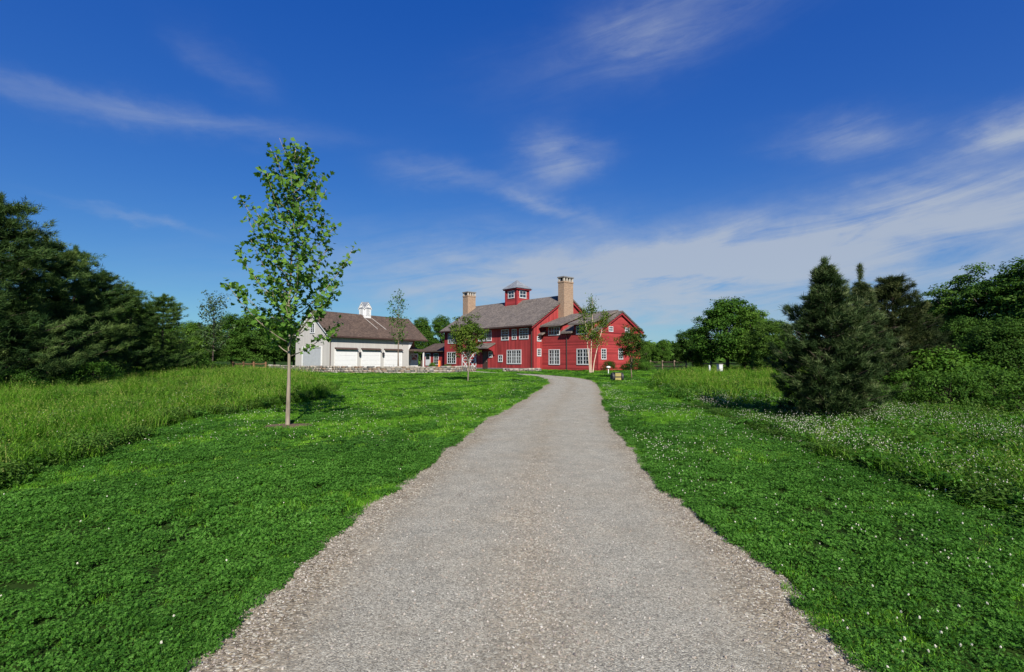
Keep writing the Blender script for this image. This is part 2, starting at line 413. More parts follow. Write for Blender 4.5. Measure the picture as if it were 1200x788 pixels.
def conifer_meshes(seed, H, Rad, nbr, tufts, needles, nlen, nwid, up=0.2, droop=0.0, prof=0.8, flat=0.3, z0=0.04, trunk_r=0.14, lead=0.0, inner=0.35, spread=0.35, jag=0.35, clump=0, cr=0.14, wide_at=0.12, lenvar=(0.8, 1.12), levels=0, thick=0.5):
    g = np.random.default_rng(seed)
    Ps = []; Ds = []; T = []; mb = MB()
    mb.tube([(0, 0, -.3), (0.02, 0, H * .5), (0, 0.02, H * (1 + lead) * .995)], [trunk_r * 1.2, trunk_r * .6, .012], 7)
    zz = np.sort(g.uniform(z0, 0.97, nbr) ** 0.9)
    if levels: zz = np.clip((np.round(zz * levels) + g.normal(0, .13, nbr)) / levels, z0, .975)
    sect = g.uniform(1 - jag, 1 + jag * .6, (9, 7))
    for i, f in enumerate(zz):
        az = i * 2.399 + g.normal() * .35
        low = min(1.0, 0.66 + .34 * f / wide_at)
        L = Rad * (1 - f) ** prof * low * g.uniform(*lenvar) * sect[int(f * 8.99), int((az % 6.283) / 6.284 * 7)] + 0.07
        o = np.array([math.cos(az), math.sin(az), 0]); sd = np.array([-o[1], o[0], 0])
        upk = up * (0.4 + 1.0 * f * (1 - f) * 2)
        nt_ = max(8, int(tufts * min(1.3, .35 + L / Rad)))
        if clump:
            m_ = max(3, int(clump * min(1.2, .3 + L / Rad)))
            sc_ = inner + (1.02 - inner) * (np.arange(m_) + g.uniform(0, 1, m_)) / m_
            lc = g.normal(size=m_) * spread * L * (1.2 - sc_); cc = g.normal(0, .2, m_); zc_ = g.normal(size=m_) * flat * .25 * min(L, 1.2)
            ci = g.integers(0, m_, nt_); q = unit(g.normal(size=(nt_, 3))) * (cr * g.uniform(0, 1, nt_) ** .5 * g.uniform(.7, 1.3, m_)[ci])[:, None]
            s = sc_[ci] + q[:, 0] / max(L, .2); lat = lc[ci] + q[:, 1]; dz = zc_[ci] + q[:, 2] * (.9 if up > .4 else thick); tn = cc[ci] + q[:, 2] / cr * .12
        else:
            s = inner + (1 - inner) * g.uniform(0, 1, nt_) ** 0.8
            lat = g.normal(size=nt_) * spread * L * (1.15 - s) + g.normal(size=nt_) * .03; dz = g.normal(size=nt_) * flat * .28 * min(L, 1.2); tn = 0
        zc = L * (upk * s - droop * s * (1 - s) * 2 + 0.10 * s ** 3) + dz
        P = o * (s * L)[:, None] + sd * lat[:, None]; P[:, 2] += f * H + zc
        P[:, 2] = np.maximum(P[:, 2], .03)
        D = o * 0.8 + sd * (lat / max(L, .1) * 1.2)[:, None] + np.array([0, 0, up + .25]) + g.normal(size=(nt_, 3)) * .35
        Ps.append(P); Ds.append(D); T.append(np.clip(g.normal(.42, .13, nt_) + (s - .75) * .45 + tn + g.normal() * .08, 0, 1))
        if i % 2 == 0 or H < 6:
            mb.tube([(0, 0, f * H), tuple(o * L * .5 + np.array([0, 0, f * H + L * (upk * .5 - droop * .5)])), tuple(o * L * .95 + np.array([0, 0, f * H + L * (upk + .06)]))], [trunk_r * .22 * (1 - f) + .01, .012, .004], 4)
    n = tufts * 2; zt = g.uniform(.86, 1 + lead * .8, n); P = np.zeros((n, 3)); P[:, 2] = zt * H; P[:, :2] += g.normal(size=(n, 2)) * .025
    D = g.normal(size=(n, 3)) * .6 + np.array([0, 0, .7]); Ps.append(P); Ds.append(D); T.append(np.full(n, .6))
    P = np.concatenate(Ps); D = unit(np.concatenate(Ds)); T = np.concatenate(T)
    k = np.repeat(np.arange(len(P)), needles)
    dd = D[k] + g.normal(size=(len(k), 3)) * .5
    V, G, li = blades(P[k] + g.normal(size=(len(k), 3)) * nlen * .18, dd, nlen * g.uniform(.6, 1.25, len(k)), nwid, g)
    crown = np_mesh("crown", V, G, np.clip(T[k] + g.normal(0, .08, len(k)), 0, 1)[li])
    tr = mb.build("trunk", None); me = tr.data; bpy.data.objects.remove(tr)
    return crown, me

def plant(meshes, name, label, cat, loc, scale, leafm, barkm, color=(1, 1, 1), group=None, rz=None, tname="trunk", cname="crown"):
    t = thing(name, label, cat, loc, random.uniform(0, 6.28) if rz is None else rz, group, scale)
    c = bpy.data.objects.new(cname, meshes[0]); tr = bpy.data.objects.new(tname, meshes[1])
    for o, m in ((c, leafm), (tr, barkm)):
        col.objects.link(o); o.parent = t
        if not o.data.materials: o.data.materials.append(m)
        else:
            o.material_slots[0].link = 'OBJECT'; o.material_slots[0].material = m
    c.color = (*color, 1)
    return t

# ------------------------------------------------------------------ ground
def axis_pts(fine0, fine1, step, far, ratio=1.22):
    a = list(np.arange(fine0, fine1 + 1e-6, step)); s = step; b = []
    x = fine1
    while x < far: s *= ratio; x += s; b.append(x)
    s = step; x = fine0; c = []
    while x > -far: s *= ratio; x -= s; c.append(x)
    return np.array(c[::-1] + a + b)
gx = axis_pts(-40, 40, 0.8, 1500); gy = axis_pts(-6, 74, 0.8, 1500)
XX, YY = np.meshgrid(gx, gy)
V = np.stack([XX.ravel(), YY.ravel(), terr(XX.ravel(), YY.ravel())], 1)
nx, ny = len(gx), len(gy)
ii = (np.arange(ny - 1)[:, None] * nx + np.arange(nx - 1)[None, :]).ravel()
me = np_mesh("ground", V, [np.stack([ii, ii + 1, ii + 1 + nx, ii + nx], 1)])
me.polygons.foreach_set("use_smooth", [True] * len(me.polygons))
o = link("ground", me, M['ground']); o["kind"] = "structure"

# drive: left / right edge pairs read off the photograph, as ground positions
pairs = [((222, 788), (1020, 788)), ((290, 721), (950, 721)), ((350, 675), (893, 668)), ((395, 625), (837, 624)), ((445, 583), (790, 585)), ((498, 550), (762, 552)),
         ((530, 522), (738, 524)), ((568, 493), (715, 490)), ((598, 477), (709, 472)), ((624, 461), (706, 460)), ((637, 452.5), (702.5, 452)), ((641, 448), (697, 447.6)),
         ((635, 444), (684, 444.2)), ((620, 440.8), (658, 441.4)), ((597, 438.7), (625, 439.0)), ((570, 437.4), (590, 437.6))]
Lp = [np.array(ground(*a)) for a, b in pairs]; Rp = [np.array(ground(*b)) for a, b in pairs]
Lp = [np.array((-1.75, -14.)), np.array((-1.72, -4.)), np.array((-1.72, 0.8))] + Lp + [np.array((-9., 56.)), np.array((-13, 63.))]
Rp = [np.array((1.85, -14.)), np.array((1.88, -4.)), np.array((1.9, 0.8))] + Rp + [np.array((-6.5, 60.)), np.array((-9.5, 66.))]
def dense(P, k=14):
    P = np.array(P); n = len(P); outp = []
    for i in range(n - 1):
        p0, p1, p2, p3 = P[max(i - 1, 0)], P[i], P[i + 1], P[min(i + 2, n - 1)]
        for t in np.arange(k) / k:
            outp.append(0.5 * (2 * p1 + (p2 - p0) * t + (2 * p0 - 5 * p1 + 4 * p2 - p3) * t * t + (3 * p1 - p0 - 3 * p2 + p3) * t ** 3))
    outp.append(P[-1]); return np.array(outp)
Ld, Rd = dense(Lp), dense(Rp)
wob = lambda s, k: 0.05 * np.sin(s * 1.3 + k) + 0.03 * np.sin(s * 3.7 + 2 * k) + 0.012 * np.sin(s * 9.3 + k)
sl = np.cumsum(np.r_[0, np.linalg.norm(np.diff(Ld, axis=0), axis=1)])
Ld[:, 0] += wob(sl, 0.3) - .07; Rd[:, 0] += wob(sl, 2.1) + .08
na = 13; A = np.linspace(0, 1, na)
V = (Ld[:, None, :] * (1 - A)[None, :, None] + Rd[:, None, :] * A[None, :, None]).reshape(-1, 2)
aa = np.tile(A, len(Ld))
crownz = 0.012 + 0.03 * np.clip(4 * aa * (1 - aa), 0, 1)
V3 = np.c_[V, terr(V[:, 0], V[:, 1]) + crownz]
m_ = len(Ld); ii = (np.arange(m_ - 1)[:, None] * na + np.arange(na - 1)[None, :]).ravel()
me = np_mesh("gravel_drive", V3, [np.stack([ii, ii + 1, ii + 1 + na, ii + na], 1)])
at_ = me.attributes.new("across", 'FLOAT', 'POINT'); at_.data.foreach_set("value", aa.astype(np.float32))
me.polygons.foreach_set("use_smooth", [True] * len(me.polygons))
o = link("gravel_drive", me, M['gravel']); o["kind"] = "structure"
POLY = np.concatenate([Ld, Rd[::-1]])

def in_poly(x, y, P):
    inside = np.zeros(len(x), bool); n = len(P)
    for i in range(n):
        x1, y1 = P[i]; x2, y2 = P[(i + 1) % n]
        if y1 == y2: continue
        c = ((y1 > y) != (y2 > y)) & (x < (x2 - x1) * (y - y1) / (y2 - y1) + x1)
        inside ^= c
    return inside

# meadow borders (unmown grass), as functions of depth
lm_y = [-6, 3, 6.6, 8.5, 10.8, 11.2, 14, 17, 20.5, 24, 30, 40, 50, 70]; lm_x = [-6.3, -6.4, -6.7, -7.1, -7.8, -8.6, -8.7, -8.1, -7.9, -8.4, -11.5, -17.5, -25, -40]
rm_y = [-6, 4, 5.2, 8.9, 12, 16.2, 20, 25, 32, 40, 50, 70]; rm_x = [5.15, 5.15, 5.2, 5.5, 5.8, 6.25, 6.7, 7.1, 8.8, 12.3, 17, 28]
wob2 = lambda y: 0.09 * np.sin(y * 3.1) + 0.06 * np.sin(y * 7.3 + 1) + 0.05 * np.sin(y * 1.3)
left_b = lambda y: np.interp(y, lm_y, lm_x) + wob2(y)
right_b = lambda y: np.interp(y, rm_y, rm_x) + wob2(y + 5)

P1 = np.array((2.61, 60.5)); HX = np.array((.677, -.736)); HY = np.array((.736, .677))
G0 = np.array((-20.3, 56.0)); GX = np.array((.561, .828)); GY = np.array((-.828, .561))
def on_house(x, y, m=0.1):
    dx, dy = x - P1[0], y - P1[1]
    u = dx * HX[0] + dy * HX[1]; v = dx * HY[0] + dy * HY[1]
    a = (u > -27 - m) & (u < 0 + m) & (v > -m) & (v < 12.1)
    b = (u > -1) & (u < 8.45 + m) & (v > 1.47 - m) & (v < 9.8 + m)
    dx, dy = x - G0[0], y - G0[1]; u = dx * GX[0] + dy * GX[1]; v = dx * GY[0] + dy * GY[1]
    return a | b | ((u > -m) & (u < 15 + m) & (v > -m) & (v < 6.5 + m))

tree_base = ground(336, 500)
def sample(n, x0, x1, y0, y1, g):
    x = g.uniform(x0, x1, n); y = g.uniform(y0, y1, n)
    keep = np.abs(x) < 1.45 * np.maximum(y, 0) + 6
    return x[keep], y[keep]

def vnoise(x, y, s, seed=0):
    r = np.zeros_like(x); g = np.random.default_rng(seed)
    for k in range(7):
        a = g.uniform(0, 6.28); f = s * g.uniform(.6, 1.8); r += np.sin((x * math.cos(a) + y * math.sin(a)) * f + g.uniform(0, 6.28))
    return r / 4.0

# tuft prototypes, kept in a collection that is not linked to the scene
def proto_coll(name, objs):
    c = bpy.data.collections.new(name)
    for o in objs:
        for k in list(o.users_collection): k.objects.unlink(o)
        c.objects.link(o)
    return c

def grass_tuft(name, seed, n, rad, h0, h1, w, bend, mat, heads=0):
    g = np.random.default_rng(seed)
    b = np.zeros((n, 3)); rr = rad * np.sqrt(g.uniform(0, 1, n)); a = g.uniform(0, 6.28, n)
    b[:, 0] = rr * np.cos(a); b[:, 1] = rr * np.sin(a); b[:, 2] = -0.01
    h = g.uniform(h0, h1, n); az = g.uniform(0, 6.28, n); be = bend * g.uniform(.3, 1.2, n)
    d = np.stack([np.cos(az), np.sin(az), 0 * az], 1); sd = np.stack([-d[:, 1], d[:, 0], 0 * az], 1) * (w * g.uniform(.7, 1.3, n))[:, None] * .5
    ln = g.uniform(-.25, .25, (n, 3)); ln[:, 2] = 0
    z = np.array([0, 0, 1.0])
    mid = b + (d * be[:, None] * .3 + ln * .5 + z) * (h * .55)[:, None]
    tip = b + (d * be[:, None] + ln + z * (1 - .35 * be[:, None])) * h[:, None]
    V = np.stack([b - sd, b + sd, mid + sd * .9, mid - sd * .9, tip], 1).reshape(-1, 3)
    i = np.arange(n) * 5
    t = np.repeat(g.uniform(.1, .9, n), 5)
    G = [np.stack([i, i + 1, i + 2, i + 3], 1), np.stack([i + 3, i + 2, i + 4], 1)]
    if heads:
        k = g.integers(0, n, heads); hv = tip[k]
        P = np.repeat(hv, 5, 0) + g.normal(size=(heads * 5, 3)) * np.array([.008, .008, .035])
        LV, LG, li = leaves(P, g.normal(size=P.shape), 0.028, g)
        G.append(LG[0] + len(V)); V = np.concatenate([V, LV]); t = np.concatenate([t, np.full(len(LV), 1.0)])
    return link(name, np_mesh(name, V, G, t), mat)

def clover_tuft(name, seed, n, rad, h0, h1, s, mat):
    g = np.random.default_rng(seed)
    rr = rad * np.sqrt(g.uniform(0, 1, n)); a = g.uniform(0, 6.28, n)
    c = np.stack([rr * np.cos(a), rr * np.sin(a), g.uniform(h0, h1, n)], 1)
    nr = unit(np.array([0, 0, 1.0]) + g.normal(size=(n, 3)) * .5)
    t = unit(np.cross(nr, unit(g.normal(size=(n, 3))))); b = np.cross(nr, t)
    Vs = []
    for q in range(3):
        an = q * 2.094; e = t * math.cos(an) + b * math.sin(an); f = -t * math.sin(an) + b * math.cos(an)
        ss = s * g.uniform(.7, 1.25, n)[:, None]
        Vs.append(np.stack([c, c + e * ss * .55 + f * ss * .48 + nr * ss * .1, c + e * ss * 1.05, c + e * ss * .55 - f * ss * .48 + nr * ss * .1], 1))
    V = np.stack(Vs, 1).reshape(-1, 3); idx = np.arange(len(V)).reshape(-1, 4)
    return link(name, np_mesh(name, V, [idx], np.repeat(g.uniform(.1, .9, n), 12)), mat)

def weed_tuft(name, seed, n, rad, h, s, mat):
    g = np.random.default_rng(seed)
    P = np.stack([g.normal(0, rad * .5, n), g.normal(0, rad * .5, n), h * g.uniform(.05, 1, n) ** .8], 1)
    V, G, li = leaves(P, g.normal(size=P.shape) * .6 + np.array([0, 0, .8]), s, g, width=.5)
    return link(name, np_mesh(name, V, G, g.uniform(0.05, .9, n)[li]), mat)

def scatter(name, coll, x, y, z, scl, rot, idx, kind="stuff"):
    n = len(x); me = bpy.data.meshes.new(name)
    me.vertices.add(n); me.vertices.foreach_set("co", np.c_[x, y, z].astype(np.float32).ravel())
    for nm_, ty, arr in (("scl", 'FLOAT_VECTOR', scl), ("rot", 'FLOAT_VECTOR', rot), ("idx", 'INT', idx)):
        a = me.attributes.new(nm_, ty, 'POINT')
        a.data.foreach_set("vector" if ty == 'FLOAT_VECTOR' else "value", np.ascontiguousarray(arr, dtype=np.int32 if ty == 'INT' else np.float32).ravel())
    o = bpy.data.objects.new(name, me); col.objects.link(o)
    ng = bpy.data.node_groups.new(name + "_scatter", 'GeometryNodeTree')
    ng.interface.new_socket("Geometry", in_out='INPUT', socket_type='NodeSocketGeometry'); ng.interface.new_socket("Geometry", in_out='OUTPUT', socket_type='NodeSocketGeometry')
    nd = ng.nodes; gi = nd.new("NodeGroupInput"); go = nd.new("NodeGroupOutput"); ip = nd.new("GeometryNodeInstanceOnPoints"); ci = nd.new("GeometryNodeCollectionInfo")
    ci.inputs["Collection"].default_value = coll; ci.inputs["Separate Children"].default_value = True; ci.inputs["Reset Children"].default_value = True
    m2p = nd.new("GeometryNodeMeshToPoints")
    def attr(nm_, t):
        q = nd.new("GeometryNodeInputNamedAttribute"); q.data_type = t; q.inputs["Name"].default_value = nm_; return q.outputs["Attribute"]
    L = ng.links.new
    L(gi.outputs[0], m2p.inputs["Mesh"]); L(m2p.outputs[0], ip.inputs["Points"]); L(ci.outputs[0], ip.inputs["Instance"])
    ip.inputs["Pick Instance"].default_value = True
    L(attr("idx", 'INT'), ip.inputs["Instance Index"]); L(attr("scl", 'FLOAT_VECTOR'), ip.inputs["Scale"])
    er = nd.new("FunctionNodeEulerToRotation"); L(attr("rot", 'FLOAT_VECTOR'), er.inputs[0]); L(er.outputs[0], ip.inputs["Rotation"])
    L(ip.outputs[0], go.inputs[0])
    md = o.modifiers.new("scatter", 'NODES'); md.node_group = ng
    o["kind"] = kind
    return o

def rots(n, g, tilt=.1): return np.c_[g.normal(0, tilt, n), g.normal(0, tilt, n), g.uniform(0, 6.283, n)]

lawn_protos = proto_coll("lawn_tufts", [grass_tuft("a_grass", 1, 60, .10, .035, .085, .0055, .7, M['lawn']), grass_tuft("b_grass", 2, 60, .10, .03, .075, .005, .9, M['lawn']),
    clover_tuft("c_clover", 3, 95, .11, .02, .08, .0125, M['clover']), clover_tuft("d_clover", 4, 85, .11, .02, .065, .0135, M['clover']), grass_tuft("e_grass", 5, 36, .10, .06, .12, .006, 1.0, M['lawn'])])
def lawn_ok(x, y):
    k = ~in_poly(x, y, POLY) & (x > left_b(y) - .15) & (x < right_b(y) + .15) & ~on_house(x, y)
    return k & ((x - tree_base[0]) ** 2 + (y - tree_base[1]) ** 2 * 1.0 > .56 ** 2)
xs, ys, ss = [], [], []
g = np.random.default_rng(11)
for (y0, y1, dens, s, xl, xr) in ((0.5, 4.5, 150, .8, -8, 7), (4.5, 9, 100, 1.0, -9, 7), (9, 17, 60, 1.35, -10, 8), (17, 30, 30, 2.0, -13, 10), (30, 48, 16, 2.8, -26, 17), (48, 63, 9, 3.6, -34, 24)):
    x, y = sample(int(dens * (y1 - y0) * (xr - xl)), xl, xr, y0, y1, g); k = lawn_ok(x, y)
    xs.append(x[k]); ys.append(y[k]); ss.append(np.full(k.sum(), s))
for E, sg in ((Ld, 1), (Rd, -1)):      # tufts leaning over the edge of the gravel
    sE = np.cumsum(np.r_[0, np.linalg.norm(np.diff(E, axis=0), axis=1)]); q = np.sort(g.uniform(0, sE[-1], 7000)); ex = np.interp(q, sE, E[:, 0]); ey = np.interp(q, sE, E[:, 1])
    k = (ey > .5) & (ey < 50) & (g.uniform(0, 1, len(q)) < np.clip(9 / np.maximum(ey, 1), .25, 1) * (.55 + .5 * vnoise(ex * 3, ey * 3, 1.5, 4)))
    jj = np.abs(g.normal(0, .07, k.sum())) * np.clip(1 + ey[k] * .03, 1, 2) - .07
    xs.append(ex[k] + sg * -jj); ys.append(ey[k]); ss.append(np.clip(.5 + ey[k] * .05, .6, 2))
x, y, s = map(np.concatenate, (xs, ys, ss)); n = len(x)
cl = .8 * vnoise(x, y, 1.7, 5) + .55 * (x < 0) * (y < 9) + .35 * (x > 0) + g.normal(0, .45, n) - .05
cl = cl - .75 * S(8, 20, y)
idx = np.where(cl > 0, 2 + g.integers(0, 2, n), np.where(g.uniform(0, 1, n) < .12, 4, g.integers(0, 2, n)))
hs = (0.85 + .35 * vnoise(x, y, 1.3, 9) + .3 * vnoise(x, y, 6.0, 19)).clip(.55, 1.6) * g.uniform(.8, 1.2, n) * (1 + .12 * (s - 1))
scatter("lawn_grass", lawn_protos, x, y, terr(x, y), np.c_[s, s, hs], rots(n, g), idx)
print("lawn tufts", n)

meadow_protos = proto_coll("meadow_tufts", [grass_tuft("a_tall", 21, 60, .22, .3, .68, .011, .55, M['meadow'], 6), grass_tuft("b_tall", 22, 60, .22, .25, .6, .010, .7, M['meadow'], 4),
    weed_tuft("c_weed", 23, 110, .26, .42, .06, M['shrub_leaf']), clover_tuft("d_clover", 24, 60, .2, .1, .3, .04, M['clover']), grass_tuft("e_short", 25, 55, .2, .12, .34, .009, .8, M['lawn'])])
xs, ys, ss = [], [], []
for (y0, y1, dens, s, xl, xr) in ((-1, 8, 34, .9, -20, 20), (8, 16, 22, 1.0, -30, 30), (16, 30, 13, 1.25, -48, 48), (30, 62, 6, 1.7, -90, 90)):
    x, y = sample(int(dens * (y1 - y0) * (xr - xl)), xl, xr, y0, y1, g); k = ((x < left_b(y)) | (x > right_b(y))) & ~on_house(x, y, 1.0)
    k &= ~((x > -25) & (x < 3) & (y > 46)) 
    k &= ~((x > 3) & (x < 13) & (y > 40))
    xs.append(x[k]); ys.append(y[k]); ss.append(np.full(k.sum(), s))
eY = np.sort(g.uniform(3.5, 18, 1000)); k0 = len(xs)      # the cut edge of the meadow stands up as a dark bank
xs.append(right_b(eY) + g.uniform(-.05, .4, len(eY)) + .1 * vnoise(eY, eY, 3.0, 8)); ys.append(eY); ss.append(np.full(len(eY), .8))
eY2 = np.sort(g.uniform(3.5, 26, 1300)); xs.append(left_b(eY2) - g.uniform(0, .35, len(eY2))); ys.append(eY2); ss.append(np.full(len(eY2), .8))
x, y, s = map(np.concatenate, (xs, ys, ss)); n = len(x)
lf = x < 0
u = g.uniform(0, 1, n)
edge = np.where(lf, left_b(y) - x, x - right_b(y))
nz = vnoise(x, y, .5, 3)
tallp = np.where(lf, np.where(y < 9, .4, .85) + .2 * nz, S(16, 26, y) * .75 * S(0, 2, edge) + .1 + .1 * nz)
idx = np.where(u < tallp, g.integers(0, 2, n), np.where(lf, g.choice([2, 2, 3, 4], n), g.choice([3, 3, 4, 4, 2], n)))
hz = np.where(lf, .98, np.where(y < 18, .75, 1.0)) * g.uniform(.55, 1.25, n) * (1 + .2 * nz + .35 * vnoise(x, y, 2.2, 31)).clip(.55, 1.6)
nb_ = len(eY) + len(eY2); idx[-nb_:] = g.choice([2, 2, 3, 4], nb_); hz[-nb_:] = g.uniform(.4, .95, nb_) * np.where(np.arange(nb_) < len(eY), .62, 1.15) * (.85 + .35 * vnoise(x[-nb_:], y[-nb_:], 2.5, 23)).clip(.3, 1.4)
hz *= np.where(edge < .5, .95, 1.0) * np.where(y > 40, .8, 1)
scatter("meadow_grass", meadow_protos, x, y, terr(x, y), np.c_[s, s, hz * np.sqrt(s)], rots(n, g, .12), idx)
print("meadow tufts", n)

# white clover blossom
def blossom(name, seed, h):
    mb = MB(); mb.tube([(0, 0, 0), (.004, 0, h)], .0012, 4); st = mb.build("stem_proto", M['flower_stem'])
    g = np.random.default_rng(seed); nf = 34
    d = unit(g.normal(size=(nf, 3))); d[:, 2] = np.abs(d[:, 2]) * 1.0 - .25
    V, G, li = leaves(d * .0085 + np.array([.004, 0, h]), d + g.normal(size=d.shape) * .5, .011, g, width=.6)
    bm = bmesh.new(); bm.from_mesh(st.data)
    me2 = np_mesh(name, V, G); bm.from_mesh(me2)
    me3 = bpy.data.meshes.new(name); bm.to_mesh(me3); bm.free()
    me3.materials.append(M['flower_stem']); me3.materials.append(M['flower'])
    nst = len(st.data.polygons)
    me3.polygons.foreach_set("material_index", [0] * nst + [1] * (len(me3.polygons) - nst))
    bpy.data.objects.remove(st); return link(name, me3, None)
fl_protos = proto_coll("blossoms", [blossom("a_blossom", 1, .09), blossom("b_blossom", 2, .075)])
xs, ys, ss, hh = [], [], [], []
for (y0, y1, dens, s, xl, xr) in ((.8, 9, 110, .52, -9, 14), (9, 18, 130, .58, -12, 22), (18, 34, 50, .8, -16, 26)):
    x, y = sample(int(dens * (y1 - y0) * (xr - xl)), xl, xr, y0, y1, g); k = ~in_poly(x, y, POLY)
    x, y = x[k], y[k]
    eR = np.interp(y, Rd[:, 1][:200], Rd[:, 0][:200])
    pr = np.where(x > 0, .17 + .5 * np.exp(-((x - eR - .35) / .3) ** 2) + np.where(x > right_b(y), .85 * S(2.5, 5, y), 0), .02 + .08 * (y > 10))
    pr = pr * np.clip(.55 + .8 * vnoise(x, y, 1.6, 17), .05, 1.6)
    k = g.uniform(0, 1, len(x)) < pr
    k &= ~((x < left_b(y)) & (g.uniform(0, 1, len(x)) < np.where(y < 11, .8, .5)))
    x, y = x[k], y[k]
    xs.append(x); ys.append(y); ss.append(np.full(len(x), s)); hh.append(np.where(x > right_b(y), g.uniform(.1, .26, len(x)), np.where(x < left_b(y), .3, 0)))
x, y, s, h = map(np.concatenate, (xs, ys, ss, hh)); n = len(x)
scatter("clover_blossom", fl_protos, x, y, terr(x, y) + h, np.c_[s, s, np.ones(n)] * g.uniform(.8, 1.3, n)[:, None], rots(n, g, .25), g.integers(0, 2, n))
print("blossoms", n)

# loose stones on the drive and spilling into the turf
def pebble(name, seed):
    bm = bmesh.new(); bmesh.ops.create_icosphere(bm, subdivisions=1, radius=.5); g = random.Random(seed)
    for v in bm.verts: v.co *= g.uniform(.75, 1.15); v.co.z *= .62; v.co.x *= 1.15
    me = bpy.data.meshes.new(name); bm.to_mesh(me); bm.free(); return link(name, me, M['pebble'])
pb = proto_coll("pebbles", [pebble("a_pebble", 1), pebble("b_pebble", 2), pebble("c_pebble", 3)])
x, y = sample(170000, -2.6, 3.2, 1.2, 11, g); k = in_poly(x, y, POLY)
x, y = x[k], y[k]
la = np.interp(y, Ld[:, 1][:160], Ld[:, 0][:160]); ra = np.interp(y, Rd[:, 1][:160], Rd[:, 0][:160]); ac = (x - la) / (ra - la)
k = g.uniform(0, 1, len(x)) / (1 - .985 * S(3.5, 10, y)) < .12 + .8 * np.exp(-((ac - .0) / .1) ** 2) + .8 * np.exp(-((ac - 1) / .1) ** 2) + .55 * np.exp(-((ac - .52) / .1) ** 2)
x, y, ac = x[k], y[k], ac[k]; n = len(x); s = g.lognormal(math.log(.0095), .35, n).clip(.004, .024)
scatter("loose_gravel", pb, x, y, terr(x, y) + .012 + .03 * 4 * ac * (1 - ac) + s * .12, np.c_[s, s, s], rots(n, g, .6), g.integers(0, 3, n))
print("pebbles", n)

# mulch ring round the young tree
mb = MB(); bmv = [mb.bm.verts.new((0, 0, .05))]; ring = []
for k in range(28):
    a = k / 28 * 6.283; r = .58 * (1 + .13 * math.sin(3 * a) + .08 * math.sin(7 * a + 1)); ring.append(mb.bm.verts.new((r * math.cos(a), r * math.sin(a), .012)))
for k in range(28): mb.bm.faces.new((bmv[0], ring[k], ring[(k + 1) % 28]))
o = mb.build("mulch_ring", M['mulch'], loc=(tree_base[0], tree_base[1], float(terr(*tree_base)))); o["kind"] = "stuff"

# ------------------------------------------------------------------ building helpers
def solve_x(px, O, ax, ay, y0):
    k = (px - 600) / F; a = O + y0 * ay; return (k * a[1] - a[0]) / (ax[0] - k * ax[1])
def solve_y(px, O, ax, ay, x0): return solve_x(px, O, ay, ax, x0)

def slab(mb, faceplane, *box):
    """box given as (a0,a1,d0,d1,z0,z1); a along wall, d outwards"""
    kind, base, sgn = faceplane; a0, a1, d0, d1, z0, z1 = box
    lo, hi = sorted((base + sgn * d0, base + sgn * d1))
    if kind == 'y': mb.box(a0, a1, lo, hi, z0, z1)
    else: mb.box(lo, hi, a0, a1, z0, z1)

def window(parent, fp, a0, a1, z0, z1, nx=2, ny=2, mull=1, fw=.085):
    mb = MB()
    slab(mb, fp, a0, a1, -.02, .07, z0 - .03, z0 + fw); slab(mb, fp, a0, a1, -.02, .062, z1 - fw, z1)
    slab(mb, fp, a0, a0 + fw, -.02, .055, z0 + fw, z1 - fw); slab(mb, fp, a1 - fw, a1, -.02, .055, z0 + fw, z1 - fw)
    w = (a1 - a0 - 2 * fw); nt_ = nx * mull
    for i in range(1, nt_):
        c = a0 + fw + w * i / nt_; t = .055 if i % nx == 0 else .02
        slab(mb, fp, c - t, c + t, -.02, .05 if i % nx == 0 else .035, z0 + fw, z1 - fw)
    for j in range(1, ny):
        c = z0 + fw + (z1 - z0 - 2 * fw) * j / ny; t = .03 if j * 2 == ny else .018
        slab(mb, fp, a0 + fw, a1 - fw, -.02, .042 if j * 2 == ny else .031, c - t, c + t)
    f = mb.build("window", M['window_white'], parent)
    pb_ = MB(); slab(pb_, fp, a0 + .02, a1 - .02, -.03, .012, z0 + .01, z1 - .01); pb_.build("pane", M['glass'], f)
    return f

def roof_slope(mb, y_e, z_e, y_r, z_r, x0, x1, t):
    """one roof plane, eave (y_e,z_e) to ridge (y_r,z_r), thickness t down"""
    mb.prism([(y_e, z_e), (y_r, z_r), (y_r, z_r - t), (y_e, z_e - t)], 'x', x0, x1)

# ------------------------------------------------------------------ red house
H = thing("red_house", "large barn-red house with grey roof, red cupola and two brick chimneys", "house", (P1[0], P1[1], .52), math.atan2(HX[1], HX[0]))
def hx(px, y0=0): return solve_x(px, P1, HX, HY, y0)
def hy(px, x0=0): return solve_y(px, P1, HX, HY, x0)
def hz(py, x, y):
    Y = P1[1] + x * HX[1] + y * HY[1]; return z_of(py, Y) - .52
C1 = lambda cx, cy: (500 + cx / 4.615, 310 + cy / 4.615)
L = 18.5; D = 12.06; yr = 6.03; zr = 9.65; sl_ = .63; th = .24
zt = lambda y: zr - th - .03 - sl_ * abs(y - yr)
mb = MB(); mb.prism([(0, -.4), (D, -.4), (D, zt(D)), (yr, zt(yr)), (0, zt(0))], 'x', -L, 0); mb.build("wall", M['red_v'], H)
mb = MB(); roof_slope(mb, -.6, zr - sl_ * 6.63, yr, zr, -L - .4, .38, th); roof_slope(mb, D + .6, zr - sl_ * 6.63, yr, zr - .002, -L - .4, .38, th)
roof = mb.build("roof", M['shingle'], H)
